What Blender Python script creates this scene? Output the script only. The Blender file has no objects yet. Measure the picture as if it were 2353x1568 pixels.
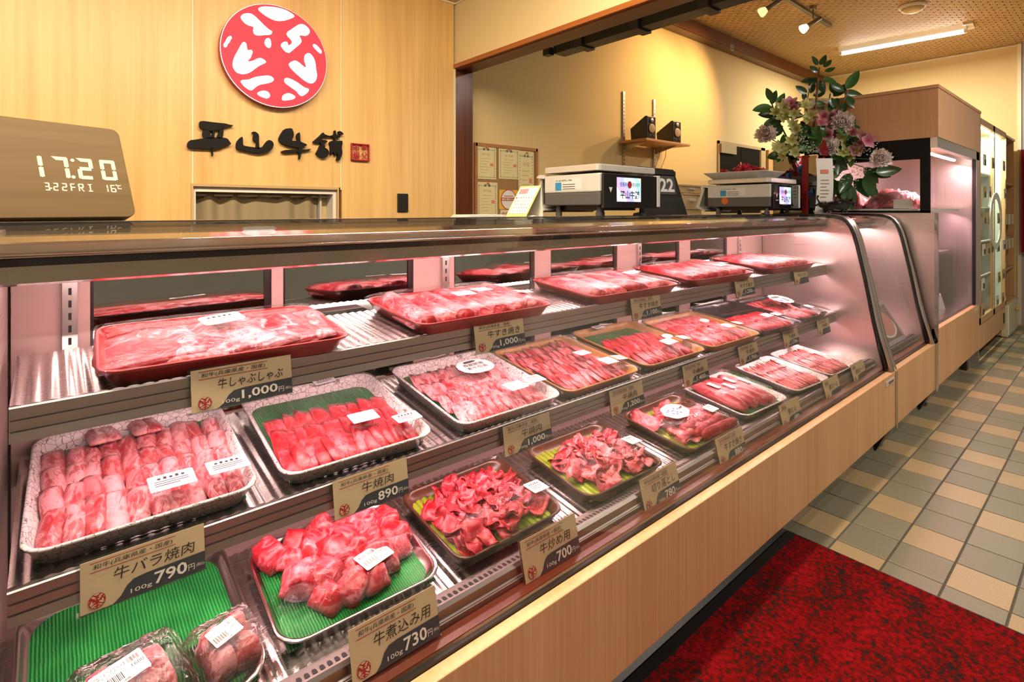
import bpy, bmesh, math, random
from mathutils import Vector, Matrix, Euler, noise as mn
random.seed(7)
scn = bpy.context.scene
COL = scn.collection
PI = math.pi

# ------------------------------------------------------------------ camera
F, CX, CY, YAW, H = 1230.4, 1176.5, 483.6, .8598, 1.18
cam = bpy.data.cameras.new('camera'); camo = bpy.data.objects.new('camera', cam); COL.objects.link(camo)
camo.location = (0, 0, H); camo.rotation_euler = (PI/2, 0, YAW - PI/2)
cam.sensor_width = 36; cam.lens = F/2353*36; cam.shift_y = (CY - 784)/2353; cam.clip_start = .02
scn.camera = camo
# ------------------------------------------------------------------ world and colour management
w = bpy.data.worlds.new('world'); scn.world = w; w.use_nodes = True
w.node_tree.nodes['Background'].inputs[0].default_value = (1, .86, .70, 1)
w.node_tree.nodes['Background'].inputs[1].default_value = .35
scn.view_settings.view_transform = 'Standard'; scn.view_settings.look = 'None'
scn.view_settings.gamma = 1; scn.view_settings.use_curve_mapping = False
scn.view_settings.exposure = 0.22

# photo pixel -> direction; distance comes from the plane the thing touches
_c, _s = math.cos(YAW), math.sin(YAW)
def ray(x, y):
    u, v = (x - CX)/F, (y - CY)/F
    return Vector((_c + u*_s, _s - u*_c, -v))
def atX(x, y, X): d = ray(x, y); return Vector((0, 0, H)) + d*(X/d.x)
def atY(x, y, Y): d = ray(x, y); return Vector((0, 0, H)) + d*(Y/d.y)
def atZ(x, y, Z): d = ray(x, y); return Vector((0, 0, H)) + d*((Z - H)/d.z)

# ------------------------------------------------------------------ mesh builder
class MB:
    def __init__(s): s.v = []; s.f = []
    def add(s, vs, fs, M=None):
        b = len(s.v)
        s.v += [tuple(M @ Vector(p)) if M else tuple(p) for p in vs]
        s.f += [tuple(i + b for i in f) for f in fs]; return s
    def box(s, x0, x1, y0, y1, z0, z1, M=None):
        vs = [(x, y, z) for z in (z0, z1) for y in (y0, y1) for x in (x0, x1)]
        return s.add(vs, [(0, 2, 3, 1), (4, 5, 7, 6), (0, 1, 5, 4), (2, 6, 7, 3), (0, 4, 6, 2), (1, 3, 7, 5)], M)
    def prism(s, poly, d0, d1, ax='x', M=None, tri=False):
        """poly: list of (a,b); extruded along ax. ax x:(y,z) y:(x,z) z:(x,y)"""
        n = len(poly)
        def P(a, b, d): return (d, a, b) if ax == 'x' else (a, d, b) if ax == 'y' else (a, b, d)
        vs = [P(a, b, d0) for a, b in poly] + [P(a, b, d1) for a, b in poly]
        fs = [(i, (i+1) % n, n + (i+1) % n, n + i) for i in range(n)]
        if tri:
            from mathutils.geometry import tessellate_polygon
            t = tessellate_polygon([[Vector((a, b, 0)) for a, b in poly]])
            fs += [tuple(q) for q in t] + [tuple(n + i for i in reversed(q)) for q in t]
        else: fs += [tuple(range(n)), tuple(range(2*n - 1, n - 1, -1))]
        return s.add(vs, fs, M)
    def strip(s, prof, x0, x1, ax='x', M=None):
        """open sheet: profile swept along the axis"""
        n = len(prof)
        def P(a, b, d): return (d, a, b) if ax == 'x' else (a, d, b) if ax == 'y' else (a, b, d)
        return s.add([P(a, b, x0) for a, b in prof] + [P(a, b, x1) for a, b in prof],
                     [(i, i+1, n+i+1, n+i) for i in range(n-1)], M)
    def tube(s, pts, r, n=8, cap=True, M=None):
        pts = [Vector(p) for p in pts]; m = len(pts); rs = r if isinstance(r, (list, tuple)) else [r]*m
        vs = []; up = None
        for i, p in enumerate(pts):
            t = (pts[min(i+1, m-1)] - pts[max(i-1, 0)]).normalized()
            if up is None: up = Vector((0, 0, 1)) if abs(t.z) < .9 else Vector((1, 0, 0))
            a = t.cross(up).normalized(); b = a.cross(t).normalized(); up = b
            vs += [p + (a*math.cos(2*PI*k/n) + b*math.sin(2*PI*k/n))*rs[i] for k in range(n)]
        fs = [(i*n + k, i*n + (k+1) % n, (i+1)*n + (k+1) % n, (i+1)*n + k) for i in range(m-1) for k in range(n)]
        if cap: fs += [tuple(range(n-1, -1, -1)), tuple(range((m-1)*n, m*n))]
        return s.add(vs, fs, M)
    def lathe(s, prof, n=20, M=None):
        vs = []; m = len(prof)
        for r, z in prof: vs += [(r*math.cos(2*PI*k/n), r*math.sin(2*PI*k/n), z) for k in range(n)]
        fs = [(i*n + k, i*n + (k+1) % n, (i+1)*n + (k+1) % n, (i+1)*n + k) for i in range(m-1) for k in range(n)]
        fs += [tuple(range(n-1, -1, -1)), tuple(range((m-1)*n, m*n))]
        return s.add(vs, fs, M)
    def rings(s, rings, cap0=True, cap1=True, M=None):
        n = len(rings[0]); m = len(rings); vs = [p for r in rings for p in r]
        fs = [(i*n + k, i*n + (k+1) % n, (i+1)*n + (k+1) % n, (i+1)*n + k) for i in range(m-1) for k in range(n)]
        if cap0: fs.append(tuple(range(n-1, -1, -1)))
        if cap1: fs.append(tuple(range((m-1)*n, m*n)))
        return s.add(vs, fs, M)
    def grid(s, fn, nu, nv, M=None):
        vs = [fn(i/nu, j/nv) for j in range(nv+1) for i in range(nu+1)]; k = nu + 1
        return s.add(vs, [(j*k+i, j*k+i+1, (j+1)*k+i+1, (j+1)*k+i) for j in range(nv) for i in range(nu)], M)
    def mesh(s, name, mat=None, smooth=False, fix=True):
        me = bpy.data.meshes.new(name); me.from_pydata(s.v, [], s.f)
        if fix:
            bm = bmesh.new(); bm.from_mesh(me); bmesh.ops.recalc_face_normals(bm, faces=bm.faces); bm.to_mesh(me); bm.free()
        if mat: me.materials.append(mat)
        if smooth: me.polygons.foreach_set('use_smooth', [True]*len(me.polygons))
        me.update(); return me
    def build(s, name, mat, parent=None, smooth=False, bevel=0, world=False, fix=True):
        return place(name, s.mesh(name, mat, smooth, fix), parent, bevel=bevel, world=world)

def place(name, me, parent=None, loc=(0, 0, 0), rot=(0, 0, 0), scale=None, bevel=0, world=False):
    o = bpy.data.objects.new(name, me); COL.objects.link(o)
    o.location = loc; o.rotation_euler = rot
    if scale: o.scale = scale
    if parent:
        o.parent = parent
        if world:
            g = parent
            off = Vector((0, 0, 0))
            while g: off += g.location; g = g.parent
            o.location = Vector(loc) - off
    if bevel:
        m = o.modifiers.new('bevel', 'BEVEL'); m.width = bevel; m.segments = 2; m.limit_method = 'ANGLE'; m.angle_limit = .6
    return o
def tag(o, label=None, cat=None, group=None, kind=None):
    for k, v in (('label', label), ('category', cat), ('group', group), ('kind', kind)):
        if v: o[k] = v
    return o
def thing(name, label, cat, loc=(0, 0, 0), rot=(0, 0, 0), group=None):
    o = bpy.data.objects.new(name, None); COL.objects.link(o); o.location = loc; o.rotation_euler = rot
    o.empty_display_size = .05
    return tag(o, label, cat, group)
def boxm(x0, x1, y0, y1, z0, z1): return MB().box(x0, x1, y0, y1, z0, z1)
def rrect(w, d, r, n=4, cx=0, cy=0):
    """rounded rectangle outline, counter-clockwise"""
    out = []
    for sx, sy, a0 in ((1, 1, 0), (-1, 1, PI/2), (-1, -1, PI), (1, -1, 1.5*PI)):
        for k in range(n+1):
            a = a0 + PI/2*k/n
            out.append((cx + sx*(w/2 - r) + r*math.cos(a), cy + sy*(d/2 - r) + r*math.sin(a)))
    return out
def R4(rx=0, ry=0, rz=0, t=(0, 0, 0), sc=1): return Matrix.LocRotScale(Vector(t), Euler((rx, ry, rz)), Vector((sc,)*3) if not isinstance(sc, tuple) else Vector(sc))

# text as flat mesh (built-in font with its CJK fallback)
_tc = {}
def text_geo(s, bold=0.0):
    k = (s, bold)
    if k in _tc: return _tc[k]
    cu = bpy.data.curves.new('print', 'FONT'); cu.body = s; cu.size = 1; cu.resolution_u = 2; cu.offset = bold
    o = bpy.data.objects.new('print', cu); COL.objects.link(o)
    dg = bpy.context.evaluated_depsgraph_get(); me = bpy.data.meshes.new_from_object(o.evaluated_get(dg))
    vs = [tuple(v.co) for v in me.vertices]; fs = [tuple(p.vertices) for p in me.polygons]
    bpy.data.objects.remove(o); bpy.data.curves.remove(cu); bpy.data.meshes.remove(me)
    if vs:
        x0 = min(v[0] for v in vs); x1 = max(v[0] for v in vs); y0 = min(v[1] for v in vs); y1 = max(v[1] for v in vs)
    else: x0 = y0 = 0; x1 = y1 = 1
    _tc[k] = (vs, fs, x0, x1, y0, y1); return _tc[k]
def text_in(mb, s, x0, x1, y0, y1, M, z=0, bold=0.0, shear=0):
    """fits the string into the box x0..x1, y0..y1 of the local plane M"""
    vs, fs, a, b, c, d = text_geo(s, bold)
    sx = (x1-x0)/max(b-a, 1e-6); sy = (y1-y0)/max(d-c, 1e-6)
    mb.add([(x0 + (p[0]-a)*sx + shear*(p[1]-c)*sy, y0 + (p[1]-c)*sy, z) for p in vs], fs, M)

# ------------------------------------------------------------------ materials
def new_mat(name):
    m = bpy.data.materials.new(name); m.use_nodes = True; nt = m.node_tree
    return m, nt, nt.nodes['Principled BSDF'], nt.nodes, nt.links
def C4(c): return (*c, 1) if len(c) == 3 else c
_mc = {}
def simple(name, col, rough=.5, metal=0, spec=.5, emit=None, es=0, coat=0, trans=0, bump=None, aniso=0):
    if name in _mc: return _mc[name]
    m, nt, b, N, L = new_mat(name)
    b.inputs['Base Color'].default_value = C4(col); b.inputs['Roughness'].default_value = rough
    b.inputs['Metallic'].default_value = metal; b.inputs['Specular IOR Level'].default_value = spec
    b.inputs['Coat Weight'].default_value = coat; b.inputs['Anisotropic'].default_value = aniso
    if emit: b.inputs['Emission Color'].default_value = C4(emit); b.inputs['Emission Strength'].default_value = es
    tc = N.new('ShaderNodeTexCoord')
    n = N.new('ShaderNodeTexNoise'); n.inputs['Scale'].default_value = (bump or (30, 0))[0]; n.inputs['Detail'].default_value = 3
    L.new(tc.outputs['Object'], n.inputs['Vector'])
    mx = N.new('ShaderNodeMix'); mx.data_type = 'RGBA'; mx.blend_type = 'MULTIPLY'; mx.inputs['Factor'].default_value = .12
    mx.inputs[6].default_value = C4(col); L.new(n.outputs['Fac'], mx.inputs[7]); L.new(mx.outputs[2], b.inputs['Base Color'])
    if bump:
        bp = N.new('ShaderNodeBump'); bp.inputs['Strength'].default_value = bump[1]; bp.inputs['Distance'].default_value = .002
        L.new(n.outputs['Fac'], bp.inputs['Height']); L.new(bp.outputs['Normal'], b.inputs['Normal'])
    _mc[name] = m; return m
def ramp(N, stops):
    r = N.new('ShaderNodeValToRGB'); e = r.color_ramp.elements
    while len(e) > 1: e.remove(e[-1])
    e[0].position, e[0].color = stops[0][0], C4(stops[0][1])
    for p, c in stops[1:]:
        q = e.new(p); q.color = C4(c)
    return r
def wood(name, dark, light, axis='z', scale=1, rough=.35, coat=.0, fine=60):
    m, nt, b, N, L = new_mat(name)
    tc = N.new('ShaderNodeTexCoord'); mp = N.new('ShaderNodeMapping')
    s = {'z': (fine, fine, 1.2), 'x': (1.2, fine, fine), 'y': (fine, 1.2, fine)}[axis]
    mp.inputs['Scale'].default_value = tuple(k*scale for k in s); L.new(tc.outputs['Object'], mp.inputs['Vector'])
    n = N.new('ShaderNodeTexNoise'); n.inputs['Scale'].default_value = 1; n.inputs['Detail'].default_value = 5; n.inputs['Roughness'].default_value = .6
    L.new(mp.outputs['Vector'], n.inputs['Vector'])
    mp2 = N.new('ShaderNodeMapping'); s2 = {'z': (5, 5, .35), 'x': (.35, 5, 5), 'y': (5, .35, 5)}[axis]
    mp2.inputs['Scale'].default_value = tuple(k*scale for k in s2); L.new(tc.outputs['Object'], mp2.inputs['Vector'])
    n2 = N.new('ShaderNodeTexNoise'); n2.inputs['Scale'].default_value = 1; n2.inputs['Detail'].default_value = 3; n2.inputs['Distortion'].default_value = .4
    L.new(mp2.outputs['Vector'], n2.inputs['Vector'])
    ad = N.new('ShaderNodeMath'); ad.operation = 'MULTIPLY_ADD'; ad.inputs[1].default_value = .55
    L.new(n.outputs['Fac'], ad.inputs[0])
    ml = N.new('ShaderNodeMath'); ml.operation = 'MULTIPLY'; ml.inputs[1].default_value = .45; L.new(n2.outputs['Fac'], ml.inputs[0]); L.new(ml.outputs[0], ad.inputs[2])
    r = ramp(N, [(.34, dark), (.62, light)]); L.new(ad.outputs[0], r.inputs[0]); L.new(r.outputs[0], b.inputs['Base Color'])
    b.inputs['Roughness'].default_value = rough; b.inputs['Coat Weight'].default_value = coat
    return m
def steel(name, col=(.62, .60, .58), rough=.28, axis='x', amt=.25):
    m, nt, b, N, L = new_mat(name)
    tc = N.new('ShaderNodeTexCoord'); mp = N.new('ShaderNodeMapping')
    s = {'x': (2, 400, 400), 'y': (400, 2, 400), 'z': (400, 400, 2)}[axis]
    mp.inputs['Scale'].default_value = s; L.new(tc.outputs['Object'], mp.inputs['Vector'])
    n = N.new('ShaderNodeTexNoise'); n.inputs['Scale'].default_value = 1; n.inputs['Detail'].default_value = 2
    L.new(mp.outputs['Vector'], n.inputs['Vector'])
    mr = N.new('ShaderNodeMapRange'); mr.inputs[3].default_value = rough - .08; mr.inputs[4].default_value = rough + .1
    L.new(n.outputs['Fac'], mr.inputs[0]); L.new(mr.outputs[0], b.inputs['Roughness'])
    bp = N.new('ShaderNodeBump'); bp.inputs['Strength'].default_value = amt; bp.inputs['Distance'].default_value = .0006
    L.new(n.outputs['Fac'], bp.inputs['Height']); L.new(bp.outputs['Normal'], b.inputs['Normal'])
    b.inputs['Base Color'].default_value = C4(col); b.inputs['Metallic'].default_value = 1
    return m
def clear(name, tint=(1, 1, 1), gloss=1.0, rough=.0, ior=1.5, bump=None, base=0.0, glosscol=(1, 1, 1)):
    """thin clear sheet: straight-through transparency plus a Fresnel reflection"""
    m = bpy.data.materials.new(name); m.use_nodes = True; nt = m.node_tree; N, L = nt.nodes, nt.links
    N.remove(N['Principled BSDF']); out = N['Material Output']
    t = N.new('ShaderNodeBsdfTransparent'); t.inputs[0].default_value = C4(tint)
    g = N.new('ShaderNodeBsdfGlossy'); g.inputs['Roughness'].default_value = rough; g.inputs['Color'].default_value = C4(glosscol)
    fr = N.new('ShaderNodeFresnel'); fr.inputs[0].default_value = ior
    mu = N.new('ShaderNodeMath'); mu.operation = 'MULTIPLY_ADD'; mu.inputs[1].default_value = gloss; mu.inputs[2].default_value = base; mu.use_clamp = True
    L.new(fr.outputs[0], mu.inputs[0])
    mx = N.new('ShaderNodeMixShader'); L.new(mu.outputs[0], mx.inputs[0]); L.new(t.outputs[0], mx.inputs[1]); L.new(g.outputs[0], mx.inputs[2])
    if bump:
        tc = N.new('ShaderNodeTexCoord'); n = N.new('ShaderNodeTexNoise'); n.inputs['Scale'].default_value = bump[0]; n.inputs['Detail'].default_value = 4
        n.inputs['Distortion'].default_value = 1.2
        oi = N.new('ShaderNodeObjectInfo'); va = N.new('ShaderNodeVectorMath'); va.operation = 'ADD'
        L.new(tc.outputs['Object'], va.inputs[0]); L.new(oi.outputs['Random'], va.inputs[1]); L.new(va.outputs[0], n.inputs['Vector'])
        bp = N.new('ShaderNodeBump'); bp.inputs['Strength'].default_value = bump[1]; bp.inputs['Distance'].default_value = bump[2]
        L.new(n.outputs['Fac'], bp.inputs['Height']); L.new(bp.outputs['Normal'], g.inputs['Normal'])
    L.new(mx.outputs[0], out.inputs['Surface']); return m
def emitter(name, col, s):
    m = bpy.data.materials.new(name); m.use_nodes = True; N = m.node_tree.nodes; N.remove(N['Principled BSDF'])
    e = N.new('ShaderNodeEmission'); e.inputs[0].default_value = C4(col); e.inputs[1].default_value = s
    m.node_tree.links.new(e.outputs[0], N['Material Output'].inputs[0]); return m
def meat_mat(name, lean, fat, amt=.5, scale=60, stretch=(1, 1, 1), rough=.32, vein=.5, vs=14):
    m, nt, b, N, L = new_mat(name)
    tc = N.new('ShaderNodeTexCoord'); oi = N.new('ShaderNodeObjectInfo'); mp = N.new('ShaderNodeMapping'); mp.inputs['Scale'].default_value = stretch
    va = N.new('ShaderNodeVectorMath'); va.operation = 'MULTIPLY_ADD'; va.inputs[1].default_value = (1, 1, 1)
    sc = N.new('ShaderNodeMath'); sc.operation = 'MULTIPLY'; sc.inputs[1].default_value = 9; L.new(oi.outputs['Random'], sc.inputs[0])
    L.new(tc.outputs['Object'], va.inputs[0]); L.new(sc.outputs[0], va.inputs[2]); L.new(va.outputs[0], mp.inputs['Vector'])
    n = N.new('ShaderNodeTexNoise'); n.inputs['Scale'].default_value = scale; n.inputs['Detail'].default_value = 6; n.inputs['Roughness'].default_value = .68; n.inputs['Distortion'].default_value = 1.6
    L.new(mp.outputs['Vector'], n.inputs['Vector'])
    n2 = N.new('ShaderNodeTexNoise'); n2.inputs['Scale'].default_value = scale*.22; n2.inputs['Detail'].default_value = 2
    L.new(mp.outputs['Vector'], n2.inputs['Vector'])
    ad = N.new('ShaderNodeMath'); ad.operation = 'MULTIPLY_ADD'; ad.inputs[1].default_value = .6; L.new(n2.outputs['Fac'], ad.inputs[0]); L.new(n.outputs['Fac'], ad.inputs[2])
    ad2 = N.new('ShaderNodeMath'); ad2.operation = 'MULTIPLY_ADD'; ad2.inputs[1].default_value = .10; L.new(oi.outputs['Random'], ad2.inputs[0]); L.new(ad.outputs[0], ad2.inputs[2])
    c = .85 + (.5 - amt)*.5
    mid = tuple((lean[i]*.74 + fat[i]*.26) for i in range(3))
    r = ramp(N, [(max(0, c-.14), lean), (c, mid), (min(1, c+.10), fat)]); L.new(ad2.outputs[0], r.inputs[0])
    n4 = N.new('ShaderNodeTexNoise'); n4.inputs['Scale'].default_value = vs; n4.inputs['Detail'].default_value = 3; n4.inputs['Distortion'].default_value = .8; L.new(mp.outputs['Vector'], n4.inputs['Vector'])
    ab = N.new('ShaderNodeMath'); ab.operation = 'SUBTRACT'; ab.inputs[1].default_value = .5; L.new(n4.outputs['Fac'], ab.inputs[0])
    a2 = N.new('ShaderNodeMath'); a2.operation = 'ABSOLUTE'; L.new(ab.outputs[0], a2.inputs[0])
    vr = ramp(N, [(0, (vein,)*3), (.012, (vein*.8,)*3), (.035, (0, 0, 0))]); L.new(a2.outputs[0], vr.inputs[0])
    vm = N.new('ShaderNodeMix'); vm.data_type = 'RGBA'; L.new(vr.outputs[0], vm.inputs['Factor']); L.new(r.outputs[0], vm.inputs[6]); vm.inputs[7].default_value = C4(fat)
    L.new(vm.outputs[2], b.inputs['Base Color'])
    b.inputs['Roughness'].default_value = rough; b.inputs['Specular IOR Level'].default_value = .4
    bp = N.new('ShaderNodeBump'); bp.inputs['Strength'].default_value = .35; bp.inputs['Distance'].default_value = .002
    L.new(n.outputs['Fac'], bp.inputs['Height']); L.new(bp.outputs['Normal'], b.inputs['Normal'])
    return m
# ------------------------------------------------------------------ large lights
def area(name, loc, sx, sy, power, col, rot=(0, 0, 0), spread=PI):
    l = bpy.data.lights.new(name, 'AREA'); l.shape = 'RECTANGLE'; l.size = sx; l.size_y = sy; l.energy = power; l.color = col; l.spread = spread
    o = bpy.data.objects.new(name, l); COL.objects.link(o); o.location = loc; o.rotation_euler = rot; return o
def spot(name, loc, target, power, col, ang=60, blend=.6, r=.04):
    l = bpy.data.lights.new(name, 'SPOT'); l.energy = power; l.color = col; l.spot_size = math.radians(ang); l.spot_blend = blend; l.shadow_soft_size = r
    o = bpy.data.objects.new(name, l); COL.objects.link(o); o.location = loc
    o.rotation_euler = (Vector(target) - Vector(loc)).to_track_quat('-Z', 'Y').to_euler(); return o
WARM = (1, .80, .55)
# ceiling tubes of the sales floor (behind and above the camera)
area('unseen_ceiling_light', (.5, .15, 2.33), 1.25, .08, 12, (1, .93, .84))
area('unseen_ceiling_light', (-1.3, -1.2, 2.33), 1.25, .08, 34, (1, .93, .84))
area('unseen_ceiling_light', (3.6, -.7, 2.82), 1.25, .08, 52, (1, .90, .78))  # unseen aisle lamp, moved and raised as front fill for the flowers
# broad unseen light added in place of spots, washing the sign wall evenly
scn.cycles.transparent_max_bounces = 14; scn.cycles.max_bounces = 7; scn.cycles.diffuse_bounces = 3; scn.cycles.glossy_bounces = 4
scn.cycles.sample_clamp_indirect = 6; scn.cycles.adaptive_threshold = .045; scn.cycles.caustics_reflective = False; scn.cycles.caustics_refractive = False
area('unseen_ceiling_light', (.1, 1.05, 2.33), 2.6, .08, 70, (1, .84, .60), (math.radians(22), 0, 0))

# ------------------------------------------------------------------ the room
YW, YB, XR, ZC, ZL = 2.60, 2.70, 7.58, 2.90, 2.395
XH = 1.80
m_wall = simple('wall_plaster', (.74, .56, .27), .85, bump=(220, .25))
m_wall2 = simple('wall_header_plaster', (.80, .64, .34), .85, bump=(220, .25))
m_grey = simple('grey_plaster', (.42, .40, .38), .8)
m_panel = wood('oak_panel', (.62, .35, .115), (.80, .50, .195), 'z', 1, .42, fine=46)
m_pale = simple('pale_joint', (.85, .74, .52), .5)
m_brown = wood('brown_beam', (.10, .028, .008), (.19, .060, .016), 'y', 1, .35)
m_brownx = wood('brown_beam_long', (.12, .035, .010), (.20, .068, .018), 'x', 1, .4)
m_browns = wood('brown_post', (.055, .014, .006), (.12, .035, .012), 'z', 1, .22)
m_black = simple('black_plastic', (.012, .012, .013), .35)
m_blackg = simple('black_gloss', (.006, .006, .007), .06, coat=.6)
m_white = simple('white_plastic', (.80, .79, .76), .4)

def struct(name, mb, mat, **k):
    o = mb.build(name, mat, **k); o['kind'] = 'structure'; return o
# floor: dark grout bed, tiles as pieces
m_grout = simple('grout', (.10, .085, .07), .9)
floor = struct('floor', boxm(-3.2, 9, -3.2, 3.2, -.05, -.003), m_grout)
def tile_mat(name, c):
    m, nt, b, N, L = new_mat(name); tc = N.new('ShaderNodeTexCoord'); oi = N.new('ShaderNodeObjectInfo')
    n = N.new('ShaderNodeTexNoise'); n.inputs['Scale'].default_value = 260; n.inputs['Detail'].default_value = 2; L.new(tc.outputs['Object'], n.inputs['Vector'])
    r = ramp(N, [(.3, tuple(k*.86 for k in c)), (.7, tuple(min(1, k*1.1) for k in c))]); L.new(n.outputs['Fac'], r.inputs[0])
    hs = N.new('ShaderNodeHueSaturation'); mr = N.new('ShaderNodeMapRange'); mr.inputs[3].default_value = .93; mr.inputs[4].default_value = 1.06
    L.new(oi.outputs['Random'], mr.inputs[0]); L.new(mr.outputs[0], hs.inputs['Value']); L.new(r.outputs[0], hs.inputs['Color']); L.new(hs.outputs[0], b.inputs['Base Color'])
    b.inputs['Roughness'].default_value = .38
    bp = N.new('ShaderNodeBump'); bp.inputs['Strength'].default_value = .12; bp.inputs['Distance'].default_value = .001; L.new(n.outputs['Fac'], bp.inputs['Height']); L.new(bp.outputs[0], b.inputs['Normal'])
    return m
m_tg = tile_mat('tile_grey_green', (.205, .19, .125)); m_tb = tile_mat('tile_beige', (.40, .29, .15))
TX, TY, OX, OY = .16225, .1534, 2.135, .696
def tile_me(m):
    g = .0028
    a = [(g, g, -.004), (TX-g, g, -.004), (TX-g, TY-g, -.004), (g, TY-g, -.004)]; e = .0012
    b = [(x + (e if x < .05 else -e), y + (e if y < .05 else -e), 0) for x, y, _ in a]
    c = [(x, y, -.0012) for x, y, _ in a]
    return MB().rings([a, c, b], cap0=False).mesh('floor_tile', m)
tm = {0: tile_me(m_tb), 1: tile_me(m_tg)}
rest = [MB(), MB()]
for j in range(-13, 24):
    for k in range(-30, 40):
        X = OX + k*TX; Y = OY - j*TY
        w_ = 0 if (k + j) % 3 == 0 else 1
        if X < 7.5 and k >= -2 and 0 <= j <= 6 and len([1]):
            place('floor_tile', tm[w_], floor, loc=(X, Y, 0))
        elif -2.9 < X < 8.6 and -2.8 < Y < 2.5:
            g = .0028; rest[w_].add([(X+g, Y+g, -.0005), (X+TX-g, Y+g, -.0005), (X+TX-g, Y+TY-g, -.0005), (X+g, Y+TY-g, -.0005)], [(0, 1, 2, 3)])
for i, m in ((0, m_tb), (1, m_tg)):
    o = rest[i].build('far_floor_tiles', m, floor, fix=False); o['kind'] = 'stuff'
# panelled wall with the sign
wb = struct('wall_back', boxm(-3, XH, YW + .10, YW + .16, 0, ZL), m_wall)
pz = (atY(600, 432, YW)).z
xa, xb = atY(443, 200, YW).x, atY(784, 200, YW).x
gp = .0035
for x0, x1, z0 in ((-1.35, xa - gp, 0), (-3, -1.35 - gp, 0), (xa + gp, xb - gp, pz + .012), (xb + gp, XH - .012, 0)):
    boxm(x0, x1, YW, YW + .10 if z0 == 0 else YW + .05, z0, ZL).build('wall_panel', m_panel, wb)
for x, z0 in ((xa, pz), (xb, pz), (-1.35 - gp/2, 0)): boxm(x - gp*.8, x + gp*.8, YW + .001, YW + .01, z0, ZL).build('panel_joint', m_pale, wb)
# hatch opening under the middle panel: pale reveal
hx0, hx1 = atY(440, 470, YW).x, atY(777, 470, YW).x
fr = struct('trim_1', MB().box(hx0 - .002, hx1 + .002, YW - .006, YW + .05, pz, pz + .012).box(hx0 - .002, hx0 + .006, YW - .006, YW + .05, .9, pz).box(hx1 - .006, hx1 + .002, YW - .006, YW + .05, .9, pz), simple('hatch_frame', (.55, .36, .16), .5))
struct('trim_2', MB().box(hx0 + .006, hx1 - .006, YW + .012, YW + .06, pz - .022, pz).box(hx0 + .006, hx0 + .018, YW + .012, YW + .10, .9, pz - .022).box(hx1 - .022, hx1 - .006, YW + .012, YW + .10, .9, pz - .022), simple('hatch_reveal', (.80, .74, .64), .5))
# upper wall over the opening, beam, post
struct('wall_header', boxm(XH, XH + .10, -3, YW + .06, 2.034, ZL), m_wall2)
bt = struct('trim_3', boxm(XH - .014, XH + .02, -3, YW, 2.010, 2.034), wood('beam_edge', (.30, .085, .02), (.42, .14, .035), 'y', 1, .3))
struct('trim_4', MB().box(XH + .018, XH + .135, -3, YW + .06, 2.014, 2.036).box(XH + .006, XH + .03, -3, YW, 2.004, 2.016), m_brown)
struct('trim_5', boxm(XH + .002, XH + .128, YW + .002, YB - .004, 0, 2.014), m_browns)
struct('trim_6', boxm(XH - .012, XH, YW - .004, YW + .04, 0, 2.01), m_pale)
hb = tag(MB().box(2.075, 2.16, -2.6, 2.06, 2.032, 2.075).box(2.05, 2.09, 2.075, 2.12, 2.03, 2.09).build('curtain_track', m_black), 'long black curtain track box hanging behind the brown header beam', 'curtain track')
for y in (1.85, 1.5, 1.15, .8): MB().box(2.06, 2.17, y, y + .05, 2.024, 2.08).build('track_bracket', simple('dark_grey_metal', (.035, .032, .03), .45), hb)
struct('ceiling', MB().box(-3, XH + .1, -3, YW + .16, ZL, ZL + .06), simple('ceiling_board', (.62, .50, .32), .9))
struct('trim_7', MB().box(-3, XH, YW - .008, YW, ZL - .010, ZL).box(XH - .008, XH, -3, YW, ZL - .010, ZL), m_pale)
# other room seen through the opening
struct('wall_far', boxm(XH + .10, XR + .1, YB, YB + .1, 0, ZC + .1), m_wall)
struct('wall_right', boxm(XR, XR + .1, .78, YB + .1, 0, ZC + .1), m_wall)
struct('wall_end', boxm(XR, XR + .1, -3.1, .76, 0, ZC + .1), m_grey)
struct('trim_8', MB().box(XR - .012, XR, .755, .785, 0, ZC).box(XR - .012, XR, .785, YB, ZC - .022, ZC - .005), m_pale)
bz = atY(1867, 197, YB - .1).z
beam = struct('trim_9', boxm(XH + .14, XR - .002, YB - .1, YB, 2.785, ZC), m_brownx)
boxm(XH + .14, XR - .002, YB - .104, YB, 2.779, 2.786).build('beam_moulding', m_browns, beam)
p = atY(1682, 110, YB - .1)
for i in range(3): boxm(p.x - .03 + i*.025, p.x - .024 + i*.025, YB - .103, YB - .1, p.z - .03, p.z + .035).build('vent_slot', m_white, beam)
def ceil_mat():
    m, nt, b, N, L = new_mat('embossed_ceiling'); tc = N.new('ShaderNodeTexCoord'); mp = N.new('ShaderNodeMapping')
    L.new(tc.outputs['Object'], mp.inputs['Vector']); mp.inputs['Rotation'].default_value = (0, 0, PI/2)
    br = N.new('ShaderNodeTexBrick'); br.inputs['Scale'].default_value = 9; br.inputs['Mortar Size'].default_value = .09; br.inputs['Mortar Smooth'].default_value = .8; br.inputs['Brick Width'].default_value = .7; br.inputs['Row Height'].default_value = .42
    L.new(mp.outputs['Vector'], br.inputs['Vector'])
    bp = N.new('ShaderNodeBump'); bp.invert = True; bp.inputs['Strength'].default_value = 1; bp.inputs['Distance'].default_value = .03
    L.new(br.outputs['Fac'], bp.inputs['Height']); L.new(bp.outputs[0], b.inputs['Normal'])
    b.inputs['Base Color'].default_value = (.55, .37, .18, 1); b.inputs['Roughness'].default_value = .6; return m
struct('ceiling', boxm(XH + .1, XR + .1, -3.1, YB + .1, ZC, ZC + .08), ceil_mat())
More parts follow.
